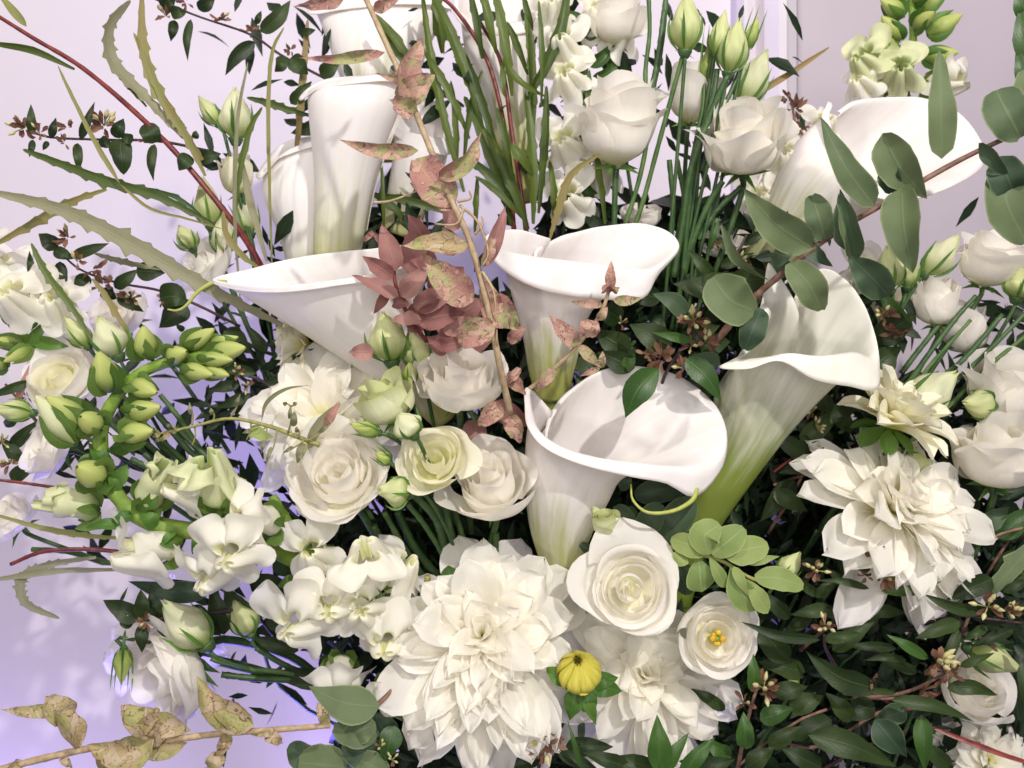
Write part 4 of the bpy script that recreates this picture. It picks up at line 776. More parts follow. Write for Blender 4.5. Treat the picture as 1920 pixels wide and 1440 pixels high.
sprig('red_leaf_sprig', 'sprig of dusky red leaves tucked between the sideways and the centre calla lilies', 'leafy twig', [(800, 640, -60), (770, 600, -90), (745, 545, -110), (738, 500, -115), (742, 450, -115)], 4, 3, 'stem_red', [
 (742, 508, 716, 420, 27, -125, E(roll=10)), (738, 520, 680, 480, 20, -128), (748, 556, 660, 516, 18, -130, E(roll=20)), (752, 556, 805, 498, 24, -122), (768, 515, 790, 405, 32, -100, E(roll=-12)), (800, 455, 765, 402, 22, -105), (812, 505, 758, 440, 27, -98), (790, 600, 732, 600, 20, -118, E(roll=30)), (780, 600, 872, 585, 30, -90), (775, 575, 860, 545, 26, -95),
 (700, 660, 652, 660, 19, -110), (830, 620, 900, 600, 22, -85), (815, 650, 880, 640, 18, -80), (700, 435, 678, 455, 7, -120), (730, 470, 695, 430, 9, -112), (760, 560, 735, 575, 18, -100), (850, 480, 830, 425, 20, -90), (810, 540, 850, 500, 24, -85), (840, 660, 800, 630, 20, -75), (860, 430, 830, 385, 20, -100), (728, 545, 700, 590, 12, -105)], 'red', fold=.45, wave=.14, ws=.8)
sprig('dark_red_leaf_sprig', 'shadowed red leaves deep behind the dying vine', 'leafy twig', [(905, 760, 60), (870, 680, 10), (840, 600, -10), (830, 540, -10)], 4, 3, 'stem_red', [
 (860, 620, 800, 570, 26, 0), (850, 600, 905, 560, 26, 0), (845, 560, 800, 520, 24, 5), (870, 650, 930, 620, 26, 5), (860, 640, 800, 650, 24, 10), (890, 700, 850, 690, 20, 10), (835, 540, 870, 500, 24, 0), (885, 600, 880, 550, 22, 20), (760, 620, 800, 560, 26, 10), (920, 760, 1000, 800, 22, 0), (900, 790, 870, 850, 24, 10)], 'red', fold=.3)
sprig('pink_leaf_sprig', 'short pink sprig with a pointed leaf on top in front of the centre calla lily', 'leafy twig', [(985, 735, -60), (1040, 690, -95), (1085, 645, -120), (1125, 590, -135), (1140, 550, -140), (1144, 530, -140)], 4, 3, 'stem_tan', [
 (1144, 545, 1146, 488, 10, -145, E(mat='pink')), (1130, 572, 1070, 566, 9, -140), (1150, 562, 1205, 558, 10, -142, E(bend=4)), (1085, 648, 1030, 592, 17, -125), (1106, 632, 1105, 600, 20, -135, E(shape='round')), (1122, 600, 1140, 575, 9, -138), (1085, 648, 1128, 690, 11, -120), (1128, 690, 1130, 658, 8, -112), (1125, 690, 1088, 705, 6, -112), (1040, 690, 1005, 735, 12, -95), (1140, 545, 1130, 535, 8, -146), (1150, 548, 1158, 538, 7, -146)],
 'pink', fold=.25, wave=.1, clusters=[(1142, 545, -142, 20, 7, 0)])
sprig('dying_leaf_stem', 'dying stem of curled olive and tan blotched leaves across the bottom left corner', 'leafy twig', [(-20, 1448, -180), (90, 1420, -182), (200, 1398, -184), (330, 1385, -185), (430, 1374, -184), (520, 1368, -180), (620, 1360, -160)], 6.5, 5, 'stem_tan', [
 (150, 1402, 98, 1305, 26, -190, E(roll=35, wave=.12)), (120, 1330, 0, 1330, 14, -195, E(wave=.2, bend=-5)), (130, 1350, 85, 1305, 28, -188, E(wave=.15)), (290, 1385, 163, 1396, 36, -192, E(bend=-26, wave=.12, shape='ovate', curl=.5)), (285, 1380, 226, 1322, 30, -190, E(wave=.14, roll=25)), (262, 1392, 358, 1370, 34, -180, E(bend=-22, wave=.14)), (270, 1398, 352, 1392, 22, -176, E(bend=10, wave=.2)), (260, 1360, 300, 1330, 26, -178),
 (476, 1362, 368, 1268, 32, -190, E(bend=-26, wave=.16, shape='ovate', curl=.6)), (455, 1362, 398, 1300, 28, -184, E(wave=.2, bend=-8, roll=20)), (200, 1400, 195, 1450, 20, -185, E(wave=.2)), (115, 1420, 135, 1440, 8, -180), (430, 1376, 408, 1420, 14, -186, E(wave=.2)), (412, 1412, 392, 1450, 18, -184, E(wave=.2)), (500, 1372, 530, 1395, 14, -176), (520, 1375, 470, 1378, 7, -178), (612, 1358, 595, 1318, 12, -165, E(wave=.3)), (40, 1430, 15, 1445, 12, -180)],
 'brown', fold=.5, wave=.2, seg=50, ws=.9)
# red stem with serrated leaves at the upper left
sprig('red_stem_branch', 'red woody stem slanting across the upper left with narrow serrated leaves', 'branch', [(-20, 20, 20), (60, 70, 30), (165, 135, 40), (300, 255, 55), (400, 370, 80), (470, 465, 120), (540, 600, 180)], 3.5, 7, 'stem_red', [
 (140, 130, -20, 80, 9, 30, E(bend=10, mat='grass', shape='strap2')), (50, 50, -10, -20, 8, 28, E(mat='tan'))], 'olive', seg=50)
def blades(label, data, smat='olive', name='serrated_leaf', cat='leaf'):
    for lab, pts, wd, m, kw in data:
        t = thing(name, V(*pts[0]), lab, cat)
        kw = dict(kw); kw.setdefault('shape', 'strap2'); kw.setdefault('serr', .55); kw.setdefault('teeth', 18); kw.setdefault('fold', .25)
        leaf(t, m, pts, wd*.84, name='blade', **kw)
blades('', [
 ('long pale olive serrated leaf crossing the left side down to the sideways calla lily', [(530, 610, 40), (400, 545, 0), (250, 460, -30), (120, 395, -40), (-20, 358, -50)], 21, 'olive', E(teeth=22)),
 ('tan serrated leaf crossing under the long pale one at the left edge', [(200, 355, 10), (130, 380, 5), (60, 420, 0), (-20, 465, 0)], 12, 'tan', E(teeth=12, shape='strap2')),
 ('green serrated leaf pointing left above the long pale one', [(400, 420, 60), (300, 370, 30), (200, 340, 10), (120, 310, 0), (42, 280, -5)], 14, 'grass', E(teeth=16)),
 ('thin leaf beneath the green pointed one at the left', [(400, 425, 70), (330, 370, 50), (230, 345, 40)], 6, 'mid', E(teeth=8)),
 ('long green and tan blade rising to the top edge at the upper left', [(380, 300, 60), (340, 240, 40), (290, 160, 30), (268, 80, 25), (266, -20, 25)], 14, 'tan', E(teeth=14)),
 ('folded serrated leaf curling over near the top left', [(345, 260, 50), (280, 190, 30), (215, 120, 20), (205, 50, 15), (245, 0, 10)], 17, 'olive', E(teeth=18, roll=25, wave=.1)),
 ('dark green half of the folded serrated leaf', [(275, 200, 45), (225, 140, 38), (200, 70, 30), (240, 10, 22)], 8, 'grass', E(teeth=16, roll=-20)),
 ('tan serrated blade beside the red stem', [(385, 330, 60), (345, 250, 40), (310, 195, 30), (250, 60, 25)], 12, 'tan', E(teeth=14)),
 ('slender arching tan leaf at the left crossing the green pointed one', [(225, 345, 0), (175, 260, -10), (130, 170, -15), (108, 122, -18)], 6, 'tan', E(teeth=8, serr=.2, shape='strap')),
 ('thin red tipped shoot running to the right of the green pointed leaf', [(225, 345, 5), (280, 390, 20), (350, 410, 40), (420, 430, 70)], 4, 'tan', E(teeth=8, serr=.2, shape='strap')),
 ('tall thin tan blade left of the flaring calla lily', [(510, 500, 120), (505, 330, 90), (503, 200, 80), (510, 100, 75), (533, 50, 70)], 6, 'tan', E(teeth=10, serr=.15)),
 ('tall thin blade nearest the cream buds at the left', [(450, 560, 100), (440, 400, 80), (445, 230, 70), (465, 115, 65)], 6, 'olive', E(teeth=10, serr=.15)),
 ('upright tan blade behind the tall calla lily', [(552, 320, 200), (562, 220, 190), (570, 120, 185), (577, 35, 180)], 10, 'tan', E(teeth=10, serr=.2)),
 ('green blade curving right beside the thin tan ones at the upper left', [(440, 410, 90), (450, 320, 80), (470, 240, 75), (492, 200, 70)], 8, 'grass', E(teeth=8)),
 ('olive blade in front of the cream buds at the left', [(500, 490, 100), (470, 380, 90), (450, 290, 85)], 11, 'olive', E(teeth=8, serr=.15)),
 ('green serrated leaf pointing left behind the tall calla lily', [(600, 222, 170), (540, 205, 150), (500, 192, 140), (462, 183, 135)], 10, 'grass', E(teeth=10)),
 ('brown pointed blade right above the sideways calla lily', [(490, 505, 40), (455, 480, 20), (425, 440, 10), (418, 395, 5)], 9, 'tan', E(teeth=6, serr=.2)),
 ('narrow green blade at the left behind the cream bud', [(175, 640, 30), (130, 570, 20), (85, 510, 15), (58, 455, 10)], 10, 'grass', E(teeth=12)),
 ('tan blade behind the green snapdragon buds', [(262, 660, 60), (225, 600, 50), (195, 550, 45), (172, 522, 40)], 8, 'tan', E(teeth=8)),
 ('small olive serrated leaf crossing the dark twig at the left', [(300, 505, 30), (250, 495, 20), (210, 485, 15), (176, 475, 10)], 8, 'olive', E(teeth=10)),
 ('olive serrated stem like leaf passing under the snapdragon at the left', [(250, 1010, 30), (170, 1005, 20), (80, 990, 15), (-20, 962, 10)], 8, 'tan', E(teeth=14, serr=.3)),
 ('curved grey green serrated leaf hanging at the lower left', [(180, 1045, 30), (90, 1060, 15), (42, 1085, 5), (48, 1130, 0), (112, 1160, -5)], 13, 'olive', E(teeth=22, roll=10)),
 ('olive blade running off the left edge above the hanging serrated leaf', [(250, 1068, 10), (120, 1070, 5), (40, 1080, 0), (-20, 1088, 0)], 9, 'olive', E(teeth=8, serr=.2)),
 ('broad pale serrated leaf at the right edge below the wide dahlia', [(1850, 1120, -30), (1880, 1085, -40), (1925, 1035, -45), (1960, 1010, -45)], 24, 'euc', E(teeth=7)),
 ('green serrated leaf below the yellow dahlia bud', [(1060, 1330, -60), (1010, 1325, -75), (975, 1305, -85), (948, 1282, -90)], 19, 'grass', E(teeth=6)),
 ('narrow leaf standing up at the bottom centre left of the bronze cluster', [(925, 1460, -90), (938, 1400, -100), (955, 1365, -105)], 11, 'mid', E(serr=.1, teeth=6)),
 ('tan serrated leaf rising above the centre calla lily', [(1030, 450, 70), (1045, 400, 60), (1070, 330, 50), (1125, 288, 40)], 10, 'tan', E(teeth=14, serr=.35)),
 ('rust coloured pointed leaf sticking out right before the moulding', [(1400, 185, 150), (1470, 145, 140), (1520, 112, 135), (1556, 88, 130)], 8, 'tan', E(teeth=8, serr=.1, shape='strap')),
 ('curving dark green leaf over the large dahlia left side', [(840, 1060, -30), (845, 1085, -50), (858, 1112, -60)], 20, 'mid', E(serr=.0, teeth=5, shape='lance')),
 ('leaf of pale olive crossing the left dahlia diagonally', [(578, 850, -80), (590, 810, -95), (620, 775, -105), (640, 755, -108)], 13, 'olive', E(serr=.05, teeth=6, shape='lance')),
 ('thin curved leaf arching over the left dahlia', [(490, 790, -90), (500, 755, -98), (535, 730, -104), (582, 722, -108)], 4.5, 'olive', E(serr=.05, teeth=6, shape='lance')),
 ('dark red ribbon leaf at the lower right corner', [(1730, 1355, -60), (1800, 1385, -80), (1880, 1415, -95), (1960, 1440, -100)], 8, 'stem_red', E(serr=.05, teeth=6)),
])
# the tall serrated greens at the top centre: two branches
def fan(label, base, tips, m='grass', smat='stem_red', off=100, wd=14, stem=None, seed=0):
    rnd = random.Random(seed); t = thing('serrated_branch', V(*stem[0]), label, 'branch'); tube('stem', stem, 6, 3.5, smat, t, 8, 40)
    for q in tips:
        bx, by, tx, ty, b = q[:5]; wq = q[5] if len(q) > 5 else wd; mm = q[6] if len(q) > 6 else m
        ln = math.hypot(tx-bx, ty-by); px, py = -(ty-by)/ln*b, (tx-bx)/ln*b; o = off+rnd.uniform(-25, 25)
        leaf(t, mm, [(bx, by, o+15), (bx+(tx-bx)*.35+px*.8, by+(ty-by)*.35+py*.8, o-5), (bx+(tx-bx)*.7+px*.8, by+(ty-by)*.7+py*.8, o-10), (tx, ty, o)], wq*.70, shape='strap2' if ln > 90 else 'lance', serr=rnd.uniform(.22, .40), teeth=max(4, int(ln/24)), roll=rnd.uniform(-25, 25), fold=.3, twist=rnd.uniform(-20, 20))
    return t
fan('tall green serrated branch with a dark red stem, left of the top centre', None, [
 (990, 430, 905, 240, 8, 19), (960, 420, 870, 180, 10, 21), (905, 240, 800, -30, 10, 19), (870, 200, 700, 30, -20, 15), (880, 260, 790, 90, 8, 13), (870, 300, 905, 130, -8, 12), (990, 420, 890, 330, 6, 11), (870, 360, 790, -20, -10, 15), (980, 400, 870, 290, 6, 17), (855, 330, 845, 150, 6, 12), (830, 100, 815, -20, 0, 20), (940, 330, 850, 60, 10, 14), (780, 130, 700, 25, 4, 16), (840, 400, 700, 365, 5, 14), (890, 440, 895, 330, 0, 10), (770, 430, 690, 360, 10, 14), (720, 440, 715, 300, 0, 8)],
 off=150, stem=[(1000, 600, 230), (965, 440, 190), (955, 300, 170), (920, 130, 160), (855, 20, 150), (800, -20, 150)], seed=3)
fan('tall green serrated branch standing right of the red stemmed one at the top centre', None, [
 (1000, 420, 985, 170, 6, 17), (1010, 400, 1025, 160, 4, 15), (1000, 250, 985, 20, 6, 15), (985, 190, 1065, -30, 18, 20), (1015, 200, 1010, 0, 4, 9), (960, 180, 925, -30, 4, 17), (990, 140, 950, 40, 2, 12), (1020, 180, 945, 105, -14, 12), (945, 105, 950, 190, 6, 7), (1000, 330, 945, 260, 4, 13), (1040, 420, 1030, 300, 4, 12), (960, 330, 930, 200, 4, 12), (1000, 60, 975, -20, 2, 8), (905, 110, 880, -20, 2, 14), (930, 100, 900, -40, 0, 16), (1100, 330, 1105, 130, 0, 13), (1135, 420, 1110, 250, 4, 13)],
 off=110, stem=[(1000, 600, 200), (985, 420, 160), (960, 250, 150), (940, 120, 140), (900, 40, 140)], seed=5)
# eucalyptus with lime green young leaves
sprig('young_eucalyptus_sprig', 'lime green young eucalyptus sprig right of the round open lisianthus', 'leafy twig', [(1230, 1020, -40), (1290, 1035, -90), (1350, 1050, -110), (1400, 1080, -120), (1450, 1100, -125)], 4, 3, 'stem_olive', [
 (1325, 1035, 1258, 1010, 22, -105, E(shape='round')), (1330, 1040, 1350, 984, 28, -115, E(shape='round', bend=-20)), (1335, 1040, 1395, 990, 26, -118, E(shape='round')), (1358, 1040, 1440, 1022, 27, -120, E(shape='round')), (1285, 1040, 1262, 1060, 16, -100), (1310, 1045, 1315, 1110, 28, -95, E(shape='obov')), (1330, 1042, 1360, 1102, 13, -110, E(shape='obov')),
 (1370, 1060, 1418, 1145, 26, -118, E(shape='obov', bend=8)), (1400, 1085, 1440, 1150, 18, -122, E(shape='obov')), (1415, 1082, 1506, 1100, 22, -125, E(shape='round', bend=-6)), (1400, 1055, 1462, 1043, 9, -120), (1375, 1062, 1405, 1120, 10, -128)], 'euc_lime', fold=.1, wave=.05, bulge=-8)
sprig('eucalyptus_leaves', 'dusky eucalyptus leaves behind the curled calla tail', 'leafy twig', [(1330, 1000, 60), (1280, 980, 20), (1230, 960, 10), (1190, 985, 10)], 3, 3, 'stem_green', [
 (1230, 1020, 1300, 935, 30, 0, E(shape='round')), (1200, 1000, 1240, 945, 24, 0, E(shape='round', mat='euc_dark')), (1180, 975, 1195, 960, 18, 10, E(mat='euc_dark', shape='round')), (1150, 950, 1200, 990, 16, 0, E(mat='euc_dark')), (1270, 1050, 1290, 1115, 22, -40, E(mat='euc_dark', shape='round')), (1190, 930, 1290, 905, 26, 60, E(mat='euc_dark', shape='round')), (1110, 1025, 1100, 1040, 22, -20, E(mat='euc_dark', shape='round')), (1170, 885, 1172, 920, 13, 20, E(mat='euc_dark', shape='round'))], 'euc_dark')
sprig('eucalyptus_sprig', 'eucalyptus sprig at the bottom, left of the large hanging dahlia', 'eucalyptus branch', [(640, 1460, -60), (660, 1400, -90), (690, 1340, -105), (730, 1300, -100), (760, 1260, -40)], 5, 4, 'stem_brown', [
 (712, 1325, 578, 1286, 34, -115, E(bend=-12, shape='ovate')), (650, 1395, 705, 1360, 24, -110, E(shape='round', bend=-8)), (625, 1365, 705, 1385, 26, -108, E(shape='round')), (640, 1400, 720, 1420, 32, -90, E(shape='round', mat='euc_dark')), (560, 1430, 650, 1440, 38, -95, E(shape='round')), (660, 1420, 730, 1450, 24, -100, E(shape='round')), (730, 1310, 790, 1340, 26, -70, E(mat='euc_dark', shape='round')), (700, 1340, 740, 1400, 26, -60, E(mat='euc_dark', shape='round')), (600, 1440, 540, 1400, 26, -70, E(mat='euc_dark', shape='round')), (740, 1360, 720, 1430, 22, -100, E(mat='mid'))], 'euc', fold=.12, wave=.05, clusters=[(715, 1400, -110, 18, 3, 4), (735, 1425, -105, 18, 2, 5)])
# dark abelia twigs
sprig('dark_leafy_twig', 'dark leafy twig with small pinkish flowers reaching left across the wall, upper left', 'leafy twig', [(400, 285, 70), (300, 265, 60), (200, 262, 50), (100, 258, 45), (50, 245, 40)], 3, 2, 'stem_dark', [
 (225, 262, 232, 328, 20, 48, E(shape='tear')), (60, 252, 58, 195, 9, 40), (150, 262, 178, 190, 8, 45), (215, 258, 232, 222, 12, 45), (205, 262, 185, 275, 11, 50), (145, 268, 148, 325, 9, 46), (290, 270, 288, 340, 9, 55, E(bend=6)), (290, 268, 275, 232, 18, 52, E(shape='round')), (355, 290, 335, 320, 15, 60), (370, 298, 415, 288, 14, 70), (62, 262, 55, 295, 6, 44), (95, 258, 105, 220, 7, 42), (90, 265, 80, 282, 5, 44), (250, 262, 225, 255, 10, 50), (365, 260, 368, 245, 7, 60)],
 'dark', clusters=[(45, 240, 40, 30, 10, 3), (75, 250, 40, 22, 9, 1), (128, 240, 45, 22, 8, 0), (195, 235, 46, 34, 12, 4), (122, 268, 45, 18, 7, 0), (275, 265, 52, 20, 7, 0)], seg=30)
sprig('dark_leafy_twig', 'dark leafy twig hanging in at the top left, running to the upright calla lily', 'leafy twig', [(625, 155, 190), (530, 105, 180), (470, 65, 170), (370, 30, 160), (270, -10, 150)], 3, 2, 'stem_dark', [
 (488, 60, 545, 0, 15, 165, E(bend=6)), (478, 78, 422, 142, 13, 165, E(bend=8)), (358, 36, 352, 115, 8, 158, E(bend=5)), (328, 38, 320, 78, 9, 158), (530, 105, 515, 135, 12, 175, E(bend=-5)), (545, 108, 578, 140, 18, 175), (600, 140, 640, 112, 14, 180), (372, 18, 405, -8, 12, 160), (300, 10, 330, -5, 15, 150), (320, 25, 350, 22, 12, 152), (565, 62, 592, 56, 7, 180), (545, 195, 585, 152, 12, 190), (605, 235, 545, 250, 14, 230), (480, 45, 490, 20, 6, 165)],
 'dark', clusters=[(312, 30, 155, 24, 8, 2), (350, 5, 155, 20, 8, 0), (415, 38, 162, 22, 9, 1), (470, 60, 168, 20, 9, 0), (545, 95, 178, 18, 7, 0)], seg=30)
sprig('dark_leafy_twig', 'dark leafy twig with bronze tips at the left below the long pale serrated leaf', 'leafy twig', [(450, 612, 120), (370, 572, 110), (300, 545, 100), (220, 530, 90), (150, 505, 85), (105, 465, 80)], 3, 2, 'stem_dark', [
 (108, 465, 72, 438, 15, 80, E(shape='ovate')), (135, 480, 205, 456, 11, 82), (112, 490, 118, 555, 12, 84), (165, 515, 140, 545, 14, 84), (100, 470, 140, 485, 12, 82), (215, 540, 258, 505, 13, 92), (255, 508, 310, 512, 17, 92), (300, 560, 352, 570, 26, 96, E(shape='ovate', bend=-8)), (350, 570, 298, 615, 22, 104), (220, 555, 270, 585, 12, 96), (190, 545, 220, 560, 12, 92), (345, 620, 330, 608, 6, 110), (375, 622, 390, 625, 9, 112), (60, 520, 55, 470, 7, 85), (420, 620, 470, 660, 20, 140)],
 'dark', clusters=[(128, 445, 80, 26, 10, 2), (145, 490, 84, 24, 9, 2), (180, 505, 86, 28, 11, 0), (195, 535, 88, 30, 12, 0), (245, 560, 92, 26, 10, 3), (315, 560, 100, 22, 8, 0)], seg=30)
sprig('dark_leafy_twig', 'dark star shaped leaf cluster with bronze buds above the drooping white lisianthus', 'leafy twig', [(470, 1140, 60), (380, 1150, 10), (300, 1160, -10), (262, 1165, -15)], 3, 2.5, 'stem_dark', [
 (262, 1162, 193, 1125, 19, -18), (266, 1158, 264, 1105, 14, -20), (266, 1170, 266, 1224, 12, -20), (250, 1170, 222, 1158, 13, -15), (290, 1175, 330, 1150, 26, 10), (300, 1160, 280, 1110, 14, 0), (235, 1180, 228, 1250, 3, 0, E(mat='mid')), (225, 1130, 240, 1100, 3, 0, E(mat='mid'))],
 'dark', clusters=[(272, 1165, -25, 22, 12, 1), (238, 1155, -22, 12, 4, 1)])
sprig('dark_leafy_twig', 'dark leaves in the middle with a long leaf hanging into the front calla lily', 'leafy twig', [(1230, 860, 190), (1235, 770, 130), (1246, 705, 0), (1290, 640, -40), (1330, 600, -30)], 3.5, 3, 'stem_dark', [
 (1236, 690, 1172, 784, 27, -75, E(mat='mid', bend=10, bulge=-20, shape='lance')), (1285, 672, 1352, 752, 22, -50, E(mat='mid', bend=-8)), (1260, 650, 1180, 608, 26, -35), (1300, 640, 1220, 622, 9, -50, E(mat='mid')), (1290, 592, 1222, 550, 17, -45, E(mat='euc_dark', bend=8)), (1230, 630, 1240, 590, 15, -30), (1350, 680, 1290, 668, 16, -40, E(mat='euc_dark')), (1280, 640, 1350, 610, 18, -30), (1180, 660, 1115, 620, 24, 20), (1190, 690, 1120, 660, 22, 10), (1280, 720, 1340, 740, 20, 20), (1170, 700, 1190, 650, 12, 10, E(mat='mid')), (1250, 720, 1320, 800, 24, 40), (1400, 530, 1262, 532, 30, 20, E(bend=-10)), (1360, 530, 1470, 520, 24, 30), (1240, 560, 1170, 545, 20, 30), (1310, 650, 1370, 640, 22, 0), (1165, 600, 1120, 570, 20, 30, E(mat='mid')), (1120, 790, 1080, 700, 22, 60), (1150, 690, 1060, 680, 24, 60)],
 'dark', clusters=[(1300, 602, -55, 34, 13, 7), (1322, 640, -48, 30, 11, 3), (1240, 672, -45, 34, 14, 0), (1280, 690, -42, 26, 10, 1), (1165, 605, -10, 16, 3, 3), (1295, 650, -45, 22, 6, 3), (1215, 665, -42, 22, 10, 0)])
